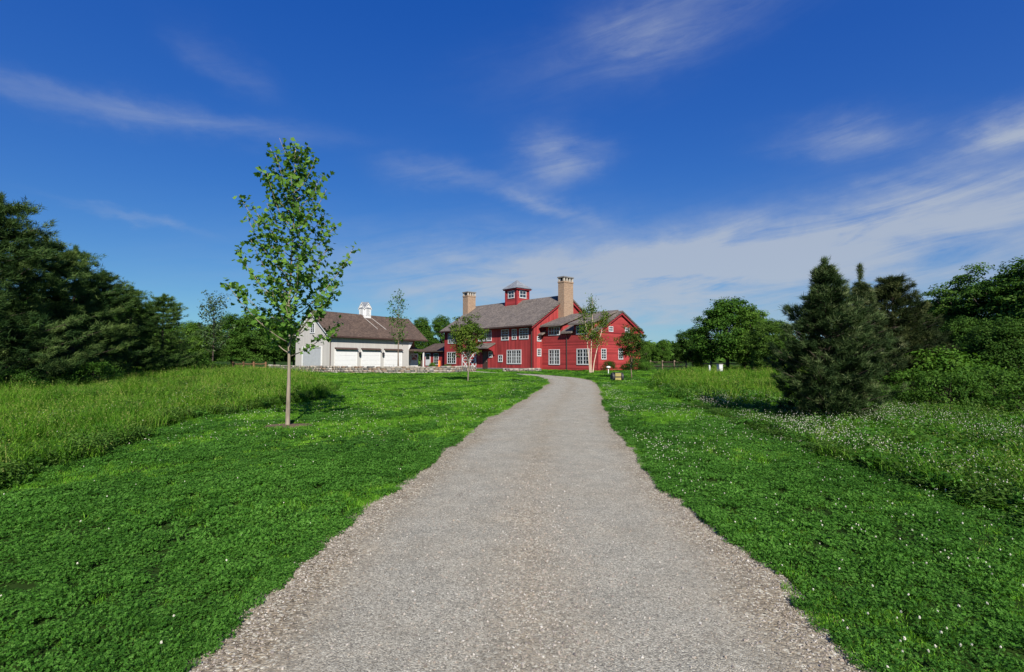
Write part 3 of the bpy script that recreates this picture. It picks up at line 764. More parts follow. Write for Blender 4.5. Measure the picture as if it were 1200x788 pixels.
for x0 in (.16, -L - .26):      # rake boards, corner boards
    mb = MB()
    mb.prism([(-.5, zr - th - sl_ * 6.53 - .02), (yr, zr - th - .02), (D + .5, zr - th - sl_ * 6.53 - .02), (D + .5, zr - th - sl_ * 6.53 - .30), (yr, zr - th - .32), (-.5, zr - th - sl_ * 6.53 - .30)], 'x', x0, x0 + .1)
    mb.build("rake_board", M['red_trim'], H)
for x0, x1 in ((-.13, .012), (-L - .012, -L + .13)):
    mb = MB(); mb.box(x0, x1, -.025, .1, 0, zt(0) - .05); mb.build("corner_board", M['red_trim'], H)
mb = MB(); ze = zr - sl_ * 6.63
mb.box(-L - .4, .38, -.74, -.605, ze - .2, ze - .05); mb.tube([(-.45, -.67, ze - .15), (-.25, -.1, ze - .7), (-.25, -.1, 0)], .05, 6)
mb.build("gutter", M['gutter'], H)
mb = MB(); mb.box(-L + .02, -.02, -.03, 0.02, -.4, .22); mb.build("foundation", M['cap'], H)
FP = ('y', 0, -1)
def fwin(cx0, cx1, cy0, cy1, nx, ny, mull=1, y0=0):
    (p0, q0), (p1, q1) = C1(cx0, cy0), C1(cx1, cy1)
    a0, a1 = hx(p0, y0), hx(p1, y0); xm = (a0 + a1) / 2
    window(H, ('y', y0, -1), a0, a1, hz(q1, xm, y0), hz(q0, xm, y0), nx, ny, mull)
for w in ((116, 160, 372, 428, 2, 3, 2), (280, 351, 358, 415, 2, 3, 3), (404, 445, 352, 410, 2, 4, 1), (462, 487, 350, 406, 2, 4, 1), (502, 551, 346, 404, 3, 4, 1),
          (112, 159, 474, 537, 2, 4, 2), (388, 411, 490, 527, 2, 2, 1), (434, 512, 462, 538, 2, 4, 3), (336, 356, 472, 503, 2, 2, 1)): fwin(*w)
# barn doors with white braces
a0, a1 = hx(C1(193, 0)[0]), hx(C1(270, 0)[0])
mb = MB(); mb.box(a0, a1, -.05, .02, .02, 2.5); bd = mb.build("barn_door", M['red_v'], H)
mb = MB(); mid = (a0 + a1) / 2
for b0, b1 in ((a0, mid - .02), (mid + .02, a1)):
    for q0, q1 in ((.04, 1.25), (1.25, 2.48)):
        w_ = .1
        mb.prism([(b0, q0), (b0 + w_, q0), (b1, q1 - w_), (b1, q1), (b1 - w_, q1), (b0, q0 + w_)], 'y', -.078, -.045)
        mb.prism([(b1, q0), (b1, q0 + w_), (b0 + w_, q1), (b0, q1), (b0, q1 - w_), (b1 - w_, q0)], 'y', -.082, -.048)
        mb.box(b0, b1, -.09, -.047, q0 - .05, q0 + .06); 
    mb.box(b0, b0 + .1, -.094, -.046, .02, 2.5); mb.box(b1 - .1, b1, -.094, -.046, .02, 2.5)
    mb.box(b0, b1, -.097, -.046, 2.4, 2.52)
mb.build("brace", M['white'], bd)
# entrance: dark door under a bracketed hood
a0, a1 = hx(C1(304, 0)[0]), hx(C1(331, 0)[0])
mb = MB(); mb.box(a0, a1, -.04, .02, .02, 2.4); d_ = mb.build("door", M['gutter'], H)
mb = MB(); mb.ball((a1 - .12, -.09, 1.05), .04); mb.build("handle", M['lead'], d_)
h1 = hx(C1(372, 0)[0])
mb = MB(); mb.prism([(-1.35, 2.85), (0.02, 3.5), (0.02, 3.35), (-1.35, 2.7)], 'x', a0 - .2, h1); hd = mb.build("porch_hood", M['shingle'], H)
for xq in (a0 - .1, h1 - .22):
    mb = MB(); mb.prism([(-1.2, 2.72), (-.03, 3.2), (-.03, 1.9), (-.16, 1.9), (-.3, 2.35)], 'x', xq, xq + .1); mb.build("bracket", M['red_trim'], hd)
# chimneys
def chimney(cx, cy, wx, wy, z0, z1):
    mb = MB(); mb.box(cx - wx / 2, cx + wx / 2, cy - wy / 2, cy + wy / 2, z0, z1 - .62)
    mb.box(cx - wx / 2 - .05, cx + wx / 2 + .05, cy - wy / 2 - .05, cy + wy / 2 + .05, z1 - .78, z1 - .6)
    c = mb.build("chimney", M['brick'], H)
    n = 3 if wy > 1.4 else 2
    for i in range(n + 1):
        for j in range(2):
            yy = cy - wy / 2 + .1 + (wy - .2) * i / n; xx = cx + (-1 if j == 0 else 1) * (wx / 2 - .1)
            mb = MB(); mb.box(xx - .1, xx + .1, yy - .1, yy + .1, z1 - .61, z1 - .15); mb.build("flue_pier", M['flue'], c)
    mb = MB(); mb.box(cx - wx / 2 + .22, cx + wx / 2 - .22, cy - wy / 2 + .22, cy + wy / 2 - .22, z1 - .61, z1 - .16); mb.build("flue", M['dark'], c)
    mb = MB(); mb.box(cx - wx / 2 - .08, cx + wx / 2 + .08, cy - wy / 2 - .08, cy + wy / 2 + .08, z1 - .152, z1); mb.build("cap", M['cap'], c)
chimney(.52, 5.25, 1.0, 1.75, 0, 11.75)
chimney(-L - .1, 4.6, 1.25, 1.5, 3, 11.7)
# cupola
cx, cy, cw = -9.32, yr, 1.14
mb = MB(); mb.box(cx - cw, cx + cw, cy - cw, cy + cw, zr - sl_ * cw - .25, 11.3); cu = mb.build("cupola", M['red_h'], H)
mb = MB(); mb.pyramid(cx - cw - .42, cx + cw + .42, cy - cw - .42, cy + cw + .42, 11.28, 12.65); mb.build("cupola_roof", M['slate'], cu)
mb = MB(); mb.box(cx - cw - .3, cx + cw + .3, cy - cw - .3, cy + cw + .3, 11.1, 11.275)
for sx in (-1, 1):
    for sy in (-1, 1): mb.box(cx + sx * cw - .1, cx + sx * cw + .1, cy + sy * cw - .1, cy + sy * cw + .1, zr - .9, 11.1)
mb.build("cupola_trim", M['red_trim'], cu)
for fp in (('y', cy - cw, -1), ('x', cx + cw, 1)):
    c_ = cx if fp[0] == 'y' else cy
    window(cu, fp, c_ - .66, c_ + .66, 9.95, 10.98, 2, 2, 1)
# wing
WX, WY0, WY1 = 8.45, 1.47, 9.77; wr = 5.8; wz = 6.93; ws = .514; wth = .2
wt = lambda y: wz - wth - .02 - ws * abs(y - wr)
mb = MB(); mb.prism([(WY0, -.4), (WY1, -.4), (WY1, wt(WY1)), (wr, wt(wr)), (WY0, wt(WY0))], 'x', .015, WX); wing = mb.build("wing_wall", M['red_h'], H)
dorm = [(hx(C1(c0, 0)[0], WY0), hx(C1(c1, 0)[0], WY0)) for c0, c1 in ((645, 737), (797, 905))]
mb = MB(); roof_slope(mb, WY1 + .45, wz - ws * (WY1 + .45 - wr), wr, wz - .002, .02, WX + .3, wth)
roof_slope(mb, 5.0, wz - ws * .8, wr, wz, .02, WX + .3, wth)
for a_, b_ in ((.02, dorm[0][0]), (dorm[0][1], dorm[1][0]), (dorm[1][1], WX + .3)):
    roof_slope(mb, WY0 - .45, wz - ws * (wr - WY0 + .45), 5.0, wz - ws * .8, a_ + .003, b_ - .003, wth)
mb.build("wing_roof", M['shingle'], H)
mb = MB()
for ys_, sg in ((WY0 - .4, 1), (WY1 + .4, -1)):
    e = wz - wth - ws * abs(wr - ys_)
    mb.prism([(ys_, e - .02), (wr, wz - wth - .02 - .001 * sg), (wr, wz - wth - .27 - .001 * sg), (ys_, e - .27)], 'x', WX + .12, WX + .22)
mb.box(WX + .003, WX + .05, WY0, WY1, 4.28, 4.42)
mb.box(WX - .1, WX + .02, WY0 - .02, WY0 + .12, 0, 4.3)
mb.build("wing_trim", M['red_trim'], H)
xs_ = hx(C1(760, 0)[0], WY0)
mb = MB(); mb.tube([(xs_, WY0 - .35, 4.35), (xs_, WY0 - .08, 4.1), (xs_, WY0 - .08, .05)], .05, 6); ee = wz - ws * (wr - WY0 + .45)
mb.build("downspout", M['gutter'], H)
for (d0, d1), wn_ in zip(dorm, ((660, 722, 338, 383), (811, 872, 333, 376))):
    mb = MB(); zf, zb = 5.42, 6.75
    mb.prism([(WY0 - .015, 4.2), (WY0 - .015, zf), (wr - .4, zb), (wr - .4, 5.2)], 'x', d0, d1); dm = mb.build("dormer", M['red_h'], H)
    mb = MB(); s_ = (zb - zf) / (wr - .4 - WY0); mb.prism([(WY0 - .75, zf - .75 * s_ + .2), (wr - .1, zb + .3 * s_ + .2), (wr - .1, zb + .3 * s_ + .02), (WY0 - .75, zf - .75 * s_ + .02)], 'x', d0 - .3, d1 + .3)
    mb.build("dormer_roof", M['shingle'], dm)
    (p0, q0), (p1, q1) = C1(wn_[0], wn_[2]), C1(wn_[1], wn_[3]); a0, a1 = hx(p0, WY0), hx(p1, WY0); xm = (a0 + a1) / 2
    window(dm, ('y', WY0 - .015, -1), a0, a1, hz(q1, xm, WY0), min(hz(q0, xm, WY0), zf - .12), 2, 2, 2)
fwin(661, 720, 460, 542, 2, 4, 2, WY0); fwin(812, 880, 456, 542, 2, 4, 2, WY0)
def gwin(cx0, cx1, cy0, cy1, nx, ny):
    (p0, q0), (p1, q1) = C1(cx0, cy0), C1(cx1, cy1); a0, a1 = hy(p0, WX), hy(p1, WX); ym = (a0 + a1) / 2
    window(H, ('x', WX, 1), a0, a1, hz(q1, WX, ym), hz(q0, WX, ym), nx, ny, 1, .07)
for w in ((985, 1008, 335, 363, 2, 2), (1073, 1096, 343, 370, 2, 2), (943, 970, 456, 513, 2, 4), (1036, 1060, 456, 513, 2, 4)): gwin(*w)
window(H, ('x', 0, 1), .55, 1.25, 3.5, 4.1, 2, 2); window(H, ('x', 0, 1), .55, 1.25, 1.7, 2.6, 2, 3)
# small hood at the inner corner
mb = MB(); mb.prism([(WY0 - .8, 4.35), (WY0 + .1, 4.75), (WY0 + .1, 4.6), (WY0 - .8, 4.2)], 'x', .02, .75); mb.build("corner_hood", M['shingle'], H)
# low link to the garage
lx0 = hx(495, 1.5)
mb = MB(); mb.box(lx0, -L - .01, 1.5, 6.5, -.1, 2.75); lk = mb.build("link_wall", M['red_v'], H)
mb = MB(); mb.prism([(1.0, 2.68), (4, 3.95), (7, 2.68), (7, 2.5), (4, 3.77), (1.0, 2.5)], 'x', lx0 - .3, -L - .42); mb.build("link_roof", M['shingle_brown'], H)
d0, d1 = hx(499, 1.5), hx(504.5, 1.5)
mb = MB(); mb.box(d0, d1, 1.44, 1.52, .38, 2.35); dr = mb.build("link_door", M['white'], H)
mb = MB(); mb.box(d0 + .15, d1 - .15, 1.425, 1.46, 1.35, 2.2); mb.build("pane", M['glass'], dr)
window(H, ('y', 1.5, -1), hx(508.5, 1.5), hx(514, 1.5), .5, 2.3, 2, 4)

# ------------------------------------------------------------------ garage
Gt = thing("garage", "pale grey three-door garage with brown shingle roof and white cupola left of the red house", "garage", (G0[0], G0[1], .55), math.atan2(GX[1], GX[0]))
gxf = lambda px, y0=0: solve_x(px, G0, GX, GY, y0)
C2 = lambda cx: 330 + cx / 6
GL, GD, gr, gz = 14.9, 6.4, 3.2, 6.95; gs = .837; gth = .22
gt_ = lambda y: gz - gth - .02 - gs * abs(y - gr)
xr_ = gxf(C2(895))
mb = MB(); mb.prism([(0, -.4), (GD, -.4), (GD, gt_(GD)), (gr, gt_(gr)), (0, gt_(0))], 'x', 0, xr_)
mb.prism([(1.7, -.4), (GD - .002, -.4), (GD - .002, gt_(GD)), (gr, gt_(gr) - .01), (1.7, gt_(1.7) - .01)], 'x', xr_ - .1, GL - .2)
mb.build("wall", M['white_siding'], Gt)
mb = MB(); roof_slope(mb, -.42, gz - gs * (gr + .42), gr, gz, -.3, GL + .2, gth); roof_slope(mb, GD + .42, gz - gs * (gr + .42), gr, gz - .002, -.3, GL + .2, gth)
mb.build("roof", M['shingle_brown'], Gt)
mb = MB()
for s_ in (0, 1):
    ye = -.38 if s_ == 0 else GD + .38; e = gz - gth - gs * (gr + .38)
    mb.prism([(ye, e - .01), (gr, gz - gth - .01 - .002 * s_), (gr, gz - gth - .24 - .002 * s_), (ye, e - .24)], 'x', -.24, -.1)
mb.build("rake_board", M['white'], Gt)
mb = MB(); e = gz - gs * (gr + .42); mb.box(-.3, GL + .2, -.56, -.425, e - .2, e - .04); mb.tube([(.06, -.5, e - .15), (.06, -.07, e - .5), (.06, -.07, 0)], .045, 6); mb.build("gutter", M['gutter'], Gt)
e2 = gt_(0)
mb = MB(); mb.box(xr_ + .03, GL - .2, 1.6, 1.72, 2.75, 4.0); mb.build("cedar_panel", M['cedar_wood'], Gt)
mb = MB(); mb.prism([(-.3, 2.5), (1.75, 2.9), (1.75, 2.75), (-.3, 2.35)], 'x', xr_ + .02, GL + .1); mb.build("entry_roof", M['shingle_brown'], Gt)
mb = MB(); mb.box(GL - .25, GL - .1, -.15, 0, 0, 2.34); mb.build("entry_post", M['white'], Gt)
mb = MB(); mb.prism([(xr_ - .05, 2.5), (xr_ + .75, 3.6), (xr_ - .05, 3.6)], 'y', -.02, .1); mb.build("gusset", M['white'], Gt)
d0, d1 = gxf(C2(905), 1.7), gxf(C2(958), 1.7)
mb = MB(); mb.box(d0, d1, 1.64, 1.72, .02, 2.1); dr = mb.build("entry_door", M['white'], Gt)
mb = MB(); mb.box(d0 + .2, d1 - .2, 1.615, 1.66, 1.15, 1.9); mb.build("pane", M['glass'], dr)
for a, b in ((378, 526), (563, 690), (724, 842)):
    a0, a1 = gxf(C2(a)), gxf(C2(b))
    mb = MB(); mb.box(a0, a1, -.03, .02, .02, 2.22)
    for j in range(4): mb.box(a0 + .03, a1 - .03, -.045, -.02, .06 + .55 * j, .55 + .55 * j)
    dr = mb.build("garage_door", M['white'], Gt)
    mb = MB(); mb.box(a0 - .09, a0 - .002, -.06, .02, .0, 2.3); mb.box(a1 + .002, a1 + .09, -.06, .02, .0, 2.3); mb.box(a0 - .09, a1 + .09, -.06, .02, 2.302, 2.4); mb.build("door_frame", M['white'], dr)
    mb = MB(); mb.prism([(-.32, 2.42), (.01, 2.62), (.01, 2.5), (-.32, 2.402)], 'x', a0 - .1, a1 + .1); mb.build("door_hood", M['gutter'], dr)
for c in (545, 709):
    xq = gxf(C2(c)); mb = MB(); mb.box(xq - .1, xq + .1, -.3, -.12, 1.72, 2.02); mb.pyramid(xq - .14, xq + .14, -.34, -.08, 2.02, 2.18); mb.box(xq - .03, xq + .03, -.13, .01, 1.95, 2.0); mb.build("lantern", M['dark'], Gt)
# gable end
mb = MB(); mb.box(-.05, .02, 1.5, 4.9, .02, 2.5); gdr = mb.build("sliding_door", M['grey_door'], Gt)
mb = MB(); mb.box(-.075, -.0, 1.32, 1.48, .02, 2.6); mb.box(-.075, 0, 4.92, 5.08, .02, 2.6); mb.box(-.08, 0, 1.32, 5.08, 2.602, 2.74); mb.build("door_frame", M['white'], gdr)
window(Gt, ('x', 0, -1), 2.75, 3.6, 4.3, 5.4, 2, 4)
# cupola
cx, cy, cw = 7.5, gr, .52
mb = MB(); mb.box(cx - cw, cx + cw, cy - cw, cy + cw, gz - 1.0, gz + .95)
mb.prism([(cx - cw + .002, gz + .95), (cx + cw - .002, gz + .95), (cx, gz + 1.5)], 'y', cy - cw, cy + cw); mb.prism([(cy - cw + .002, gz + .951), (cy + cw - .002, gz + .951), (cy, gz + 1.495)], 'x', cx - cw, cx + cw)
cu = mb.build("cupola", M['white'], Gt)
mb = MB()
o_ = .08
for q in (-1, 1):
    mb.prism([(cx + q * (cw + o_), gz + .83), (cx, gz + 1.62), (cx, gz + 1.54), (cx + q * (cw + o_), gz + .75)], 'y', cy - cw - o_, cy + cw + o_)
    mb.prism([(cy + q * (cw + o_), gz + .828), (cy, gz + 1.617), (cy, gz + 1.537), (cy + q * (cw + o_), gz + .748)], 'x', cx - cw - o_, cx + cw + o_)
mb.build("cupola_roof", M['slate'], cu)
mb = MB()
for q in (-1, 1):
    mb.prism([(cx + q * (cw + o_ - .01), gz + .74), (cx, gz + 1.53), (cx, gz + 1.40), (cx + q * (cw + o_ - .01), gz + .61)], 'y', cy - cw - o_ - .02, cy - cw - o_ + .05)
    mb.prism([(cy + q * (cw + o_ - .01), gz + .74), (cy, gz + 1.53), (cy, gz + 1.40), (cy + q * (cw + o_ - .01), gz + .61)], 'x', cx - cw - o_ - .02, cx - cw - o_ + .05)
mb.build("cupola_rake", M['white'], cu)
for fp, c_ in ((('y', cy - cw, -1), cx), (('x', cx - cw, -1), cy)):
    mb = MB()
    for j in range(9): slab(mb, fp, c_ - .27, c_ + .27, .0, .05, gz - .05 + j * .12, gz + .02 + j * .12)
    slab(mb, fp, c_ - .36, c_ - .27, -.01, .07, gz - .12, gz + 1.05); slab(mb, fp, c_ + .27, c_ + .36, -.01, .07, gz - .12, gz + 1.05)
    mb.build("louvre", M['grey_door'] if False else M['white'], cu)
for q0, q1 in ((6.9, 7.6), (8.1, 9.0)):
    mb = MB(); mb.tube([(q0, gr - .5, gz - gs * .5 + .03), (q1, .9, gz - gs * (gr - .9) + .03)], .03, 5); mb.build("lightning_cable", M['lead'], Gt)

# ------------------------------------------------------------------ stone walls
def stone_wall(name, label, pts, h, t, seed):
    g = np.random.default_rng(seed); V = []; G = []; T = []
    pts = np.array(pts); seg = np.linalg.norm(np.diff(pts, axis=0), axis=1); cum = np.r_[0, np.cumsum(seg)]
    rows = max(2, int(h / .16)); z = 0
    for r in range(rows):
        rh = h / rows; s = g.uniform(0, .2)
        while s < cum[-1] - .1:
            ln = g.uniform(.22, .6); e = min(s + ln, cum[-1]); mid = (s + e) / 2
            p = np.array([np.interp(mid, cum, pts[:, k]) for k in (0, 1)]); q = np.array([np.interp(mid + .05, cum, pts[:, k]) for k in (0, 1)])
            d = unit((q - p)[None])[0]; nrm = np.array((d[1], -d[0])); base = float(terr(p[0], p[1] - .6)) - .05
            tt = t / 2 * g.uniform(.85, 1.12); hl = (e - s) / 2 - .012; z0 = base + r * rh + .008; z1 = base + (r + 1) * rh + (g.uniform(-.03, .05) if r == rows - 1 else 0)
            k = len(V); ch = .03
            for zz, f in ((z0, .9), (z0 + ch, 1), (z1 - ch, 1), (z1, .88)):
                for sx, sy in ((-1, -1), (1, -1), (1, 1), (-1, 1)):
                    w = p + d * sx * hl * (f + g.uniform(-.03, .03)) + nrm * sy * tt * (f if zz in (z0, z1) else g.uniform(.94, 1.04)); V.append((w[0], w[1], zz))
            for L_ in range(3):
                for c in range(4): G.append((k + L_ * 4 + c, k + L_ * 4 + (c + 1) % 4, k + L_ * 4 + 4 + (c + 1) % 4, k + L_ * 4 + 4 + c))
            G.append((k + 12, k + 13, k + 14, k + 15)); T += [g.uniform(0, 1)] * 16; s = e
    # mortar core
    o = link(name, np_mesh(name, V, [np.array(G)], T), M['stone']); o["label"] = label; o["category"] = "stone wall"; return o
wl = [ground(px, py) for px, py in ((316, 434.6), (350, 436.2), (400, 437.3), (450, 437.8), (500, 437.6), (535, 437.0), (556, 436.0))]
stone_wall("stone_wall", "long low fieldstone wall in front of the pale grey garage", wl, .68, .5, 3)
wl2 = [ground(px, py) for px, py in ((589, 435.8), (600, 436.0), (615, 436.0), (633, 435.6))]
stone_wall("stone_border", "short low stone border under the triple window of the red house", wl2, .38, .5, 4)

# ------------------------------------------------------------------ fences and small things
def rail_fence(name, label, cat, pts, h, mat, rails=2):
    c = pts[0]; t = thing(name, label, cat, (c[0], c[1], float(terr(*c))))
    for p in pts:
        x, y = p[0] - c[0], p[1] - c[1]; z = float(terr(*p)) - float(terr(*c))
        mb = MB(); mb.box(x - .08, x + .08, y - .08, y + .08, z - .2, z + h + .1); mb.build("post", mat, t)
    for p, q in zip(pts[:-1], pts[1:]):
        for r in range(rails):
            zz = h * (r + 1) / rails - .1 - .03 * (r % 2); z0, z1 = [float(terr(*k)) - float(terr(*c)) + zz for k in (p, q)]
            mb = MB(); mb.tube([(p[0] - c[0], p[1] - c[1], z0), ((p[0] + q[0]) / 2 - c[0], (p[1] + q[1]) / 2 - c[1], (z0 + z1) / 2 - .03), (q[0] - c[0], q[1] - c[1], z1)], .055, 6); mb.build("rail", mat, t)
rail_fence("rail_fence", "brown wooden post and rail fence behind the left meadow beside the stone wall", "fence", [at(px, Y)[:2] for px, Y in ((274, 54), (286, 55), (298, 56), (312, 57))], .85, M['wood'])
rail_fence("rail_fence", "weathered rail fence between the red house and the round tree", "fence", [at(px, Y)[:2] for px, Y in ((762, 66), (776, 64), (790, 62), (804, 60))], 1.1, M['bark'])
rail_fence("rail_fence", "pale rail fence beside the white hive box under the round tree", "fence", [at(px, Y)[:2] for px, Y in ((820, 50), (833, 49.5), (852, 49), (872, 48.5))], 1.0, M['bark_pale'])

x, y, z = at(843, 41)
t = thing("hive_box", "white wooden box on a stand at the foot of the round tree", "box", (x, y, z), .3, None, (.5, .5, .72))
mb = MB(); mb.box(-.34, .34, -.3, .3, .55, 1.25); mb.build("body", M['window_white'], t)
mb = MB(); mb.box(-.39, .39, -.35, .35, 1.252, 1.34); mb.build("lid", M['lead'], t)
for sx in (-1, 1):
    for sy in (-1, 1):
        mb = MB(); mb.box(sx * .28 - .04, sx * .28 + .04, sy * .24 - .04, sy * .24 + .04, -.1, .548); mb.build("leg", M['white'], t)
x, y, z = at(831, 41)
mb = MB(); mb.box(-.055, .055, -.055, .055, -.1, .8); mb.pyramid(-.08, .08, -.08, .08, .8, .88)
o = mb.build("gate_post", M['window_white'], loc=(x, y, z)); o["label"] = "white square post left of the white box"; o["category"] = "post"

x, y = ground(723, 446.5); z = float(terr(x, y))
t = thing("hose_cart", "small dark cart with two yellow patches on the lawn near the house", "garden cart", (x, y, z), .15)
mb = MB(); mb.box(-.2, .2, -.25, .25, .3, .52); mb.build("upper_panel", M['yellow'], t)
mb = MB(); mb.box(-.2, .2, -.25, .25, .06, .22); mb.build("lower_panel", M['yellow'], t)
mb = MB(); mb.box(-.22, .22, -.22, .28, .222, .298); mb.box(-.18, .18, -.2, .3, .521, .56); mb.build("frame", M['dark'], t)
for sx in (-1, 1):
    mb = MB(); mb.tube([(sx * .24, 0, .27), (sx * .38, 0, .27)], .27, 18); mb.build("wheel", M['dark'], t)
x, y = ground(713, 439); z = float(terr(x, y))
t = thing("path_lamp", "white mushroom path lamp at the corner of the red wing", "lamp", (x, y, z))
mb = MB(); mb.tube([(0, 0, -.1), (0, 0, .6)], .04, 8); mb.build("post", M['white'], t)
mb = MB(); mb.ball((0, 0, .62), .2, .55, 14); mb.build("lamp_cap", M['white'], t, True)
x, y, z = at(515, 52)
t = thing("marker_post", "orange marker post behind the stone wall near the low red link", "post", (x, y, z))
mb = MB(); mb.box(-.1, .1, -.06, .06, -.1, 1.15); mb.build("post", M['orange'], t)
mb = MB(); mb.box(-.13, .13, -.09, .09, 1.152, 1.22); mb.build("cap", M['red_trim'], t)
# ------------------------------------------------------------------ trees
# young maple in the left lawn: upswept branches carrying separate lobed leaves
def young_tree(seed, H, trunk_top, h0, prof, nb, nleaf, leaf, tr, lift=0.75, lobed=True, spread=.16, extra=()):
    g = np.random.default_rng(seed); mb = MB()
    tp = [(0, 0, -.2), (.02, 0, 0), (.03, .02, H * .2), (0.0, .03, H * .45), (.05, 0, H * .7), (.07, .02, trunk_top)]
    mb.tube(tp, [tr * 1.9, tr * 1.55, tr, tr * .72, tr * .4, .012], 9)
    tz = [p[2] for p in tp]; tx = [p[0] for p in tp]; ty = [p[1] for p in tp]
    LP, LN = [], []
    for i in range(nb + len(extra)):
        f = min((i + .5) / nb, .98); z0 = h0 + (trunk_top * .97 - h0) * f ** 1.05; az = i * 2.4 + g.normal() * .3
        reach = prof(z0 / H) * g.uniform(.75, 1.15); o = np.array([math.cos(az), math.sin(az), 0])
        if i >= nb: z0, az, reach = extra[i - nb]; o = np.array([math.cos(az), math.sin(az), 0]); f = .3
        b = np.array([np.interp(z0, tz, tx), np.interp(z0, tz, ty), z0])
        pts = []; k = 6; lf = lift * (0.7 + .7 * f) * g.uniform(.8, 1.25)
        side = np.array([-o[1], o[0], 0]) * g.normal() * .15
        for j in range(k + 1):
            s = j / k; pts.append(b + o * reach * s * (1 - .12 * s) + side * s * s * reach + np.array([0, 0, reach * lf * (s * .6 + .55 * s * s)]))
        mb.tube([tuple(p) for p in pts], [tr * .28 * (1 - f * .5) * (1 - .85 * j / k) + .004 for j in range(k + 1)], 5)
        P = np.array(pts); n = int(nleaf * (.5 + reach))
        for q in range(n):      # leaf clusters along the branch
            s = g.uniform(.18, 1.02) ** .85; c = np.array([np.interp(min(s, 1) * k, np.arange(k + 1), P[:, a]) for a in range(3)])
            for _ in range(g.integers(2, 5)):
                LP.append(c + g.normal(size=3) * spread * np.array([1, 1, .8])); LN.append(g.normal(size=3) * .6 + np.array([0, -.1, .75]) + o * .25)
    n = int(nleaf * 2)
    zz = g.uniform(h0 + .2 * (H - h0), trunk_top, n)
    LP += [np.array([np.interp(q, tz, tx), np.interp(q, tz, ty), q]) + g.normal(size=3) * .16 for q in zz]; LN += [g.normal(size=3) + np.array([0, 0, .6]) for q in zz]
    LP = np.array(LP); LN = np.array(LN)
    V, G, li = leaves(LP, LN, leaf, g, 'lobed' if lobed else 'quad', .6)
    crown = np_mesh("crown", V, G, np.clip(g.normal(.5, .22, len(LP)), 0, 1)[li])
    t_ = mb.build("trunk", None); me = t_.data; bpy.data.objects.remove(t_); me.polygons.foreach_set("use_smooth", [True] * len(me.polygons))
    return crown, me
mp = young_tree(5, 7.05, 7.1, 1.7, lambda f: np.interp(f, [.2, .32, .5, .65, .8, .95, 1], [1.1, 1.45, 1.5, 1.15, .74, .36, .15]), 54, 13, .102, .038, .85, True, .085, ((2.7, -.6, 1.85), (2.15, -.5, 1.3), (3.0, 2.6, 1.6)))
plant(mp, "maple_tree", "tall thin young tree with separate bright leaves in a mulch ring on the left lawn", "tree", (tree_base[0], tree_base[1], float(terr(*tree_base))), 1, M['maple_leaf'], M['bark_pale'], (1, 1, 1), rz=0.6)
# sapling in front of the garage
x, y, z = at(467, 53)
sp_ = young_tree(8, 8.2, 7.9, 2.6, lambda f: np.interp(f, [.3, .45, .6, .8, 1], [1.0, 1.15, 1.2, .9, .25]), 24, 8, .2, .06, 1.1, False, .17)
plant(sp_, "young_tree", "slender young tree rising above the garage roof behind the stone wall", "tree", (x, y, z), 1, M['maple_leaf'], M['bark'], (.85, .9, .8))
# small round-headed trees near the house
x, y = ground(548, 447.5)
sm = broadleaf_meshes(31, 4.5, 1.25, 1.15, .13, 90, 60, .42, .3, .05, .3)
plant(sm, "small_tree", "small round-headed tree on a thin stem on the lawn before the main facade", "tree", (x, y, float(terr(x, y))), 1, M['oak_leaf'], M['bark_pale'], (1.1, .95, .75))
x, y = ground(740.5, 444.5)
plant(sm, "small_tree", "small dark bushy tree before the right gable of the wing", "tree", (x, y, float(terr(x, y))), (.9, .9, .87), M['oak_leaf'], M['bark'], (.85, .75, .7))
# birch clump
x, y = ground(693, 437.3)
g = np.random.default_rng(77); mb = MB()
stems = [(-.05, .0, .25, 7.0, .062), (.12, .05, 1.3, 5.6, .05), (-.1, .1, -.55, 6.0, .05)]
LP = []
for bx, by, lean, h, r in stems:
    pts = [(bx, by, -.2)] + [(bx + lean * (k / 6) ** 1.1, by + .1 * math.sin(k), h * k / 6) for k in range(1, 7)]
    mb.tube(pts, [r * 1.15] + [r * (1 - .8 * k / 6) for k in range(1, 7)], 8)
    for i in range(26):
        f = g.uniform(.42, 1); b = np.array([np.interp(f * h, [p[2] for p in pts], [p[0] for p in pts]), by, f * h]); a = g.uniform(0, 6.28); rl = (1.15 - f * .75) * g.uniform(.5, 1.1)
        e = b + np.array([math.cos(a) * rl, math.sin(a) * rl, rl * .55]); m_2 = (b + e) / 2 + np.array([0, 0, .1]); mb.tube([tuple(b), tuple(m_2), tuple(e)], [.018, .01, .004], 4)
        for q in range(46): LP.append(b + (e - b) * g.uniform(.1, 1.1) + g.normal(size=3) * .2)
LP = np.array(LP); V, G, li = leaves(LP, g.normal(size=LP.shape) + np.array([0, 0, .4]), .15, g)
cr = np_mesh("crown", V, G, np.clip(g.normal(.5, .2, len(LP)), 0, 1)[li]); t_ = mb.build("trunk", None); tm = t_.data; bpy.data.objects.remove(t_)
plant((cr, tm), "birch_tree", "birch clump with pale leaning stems in front of the red wing", "tree", (x, y, float(terr(x, y))), 1, M['oak_leaf'], M['bark_birch'], (1.25, 1.1, .8), rz=.1)

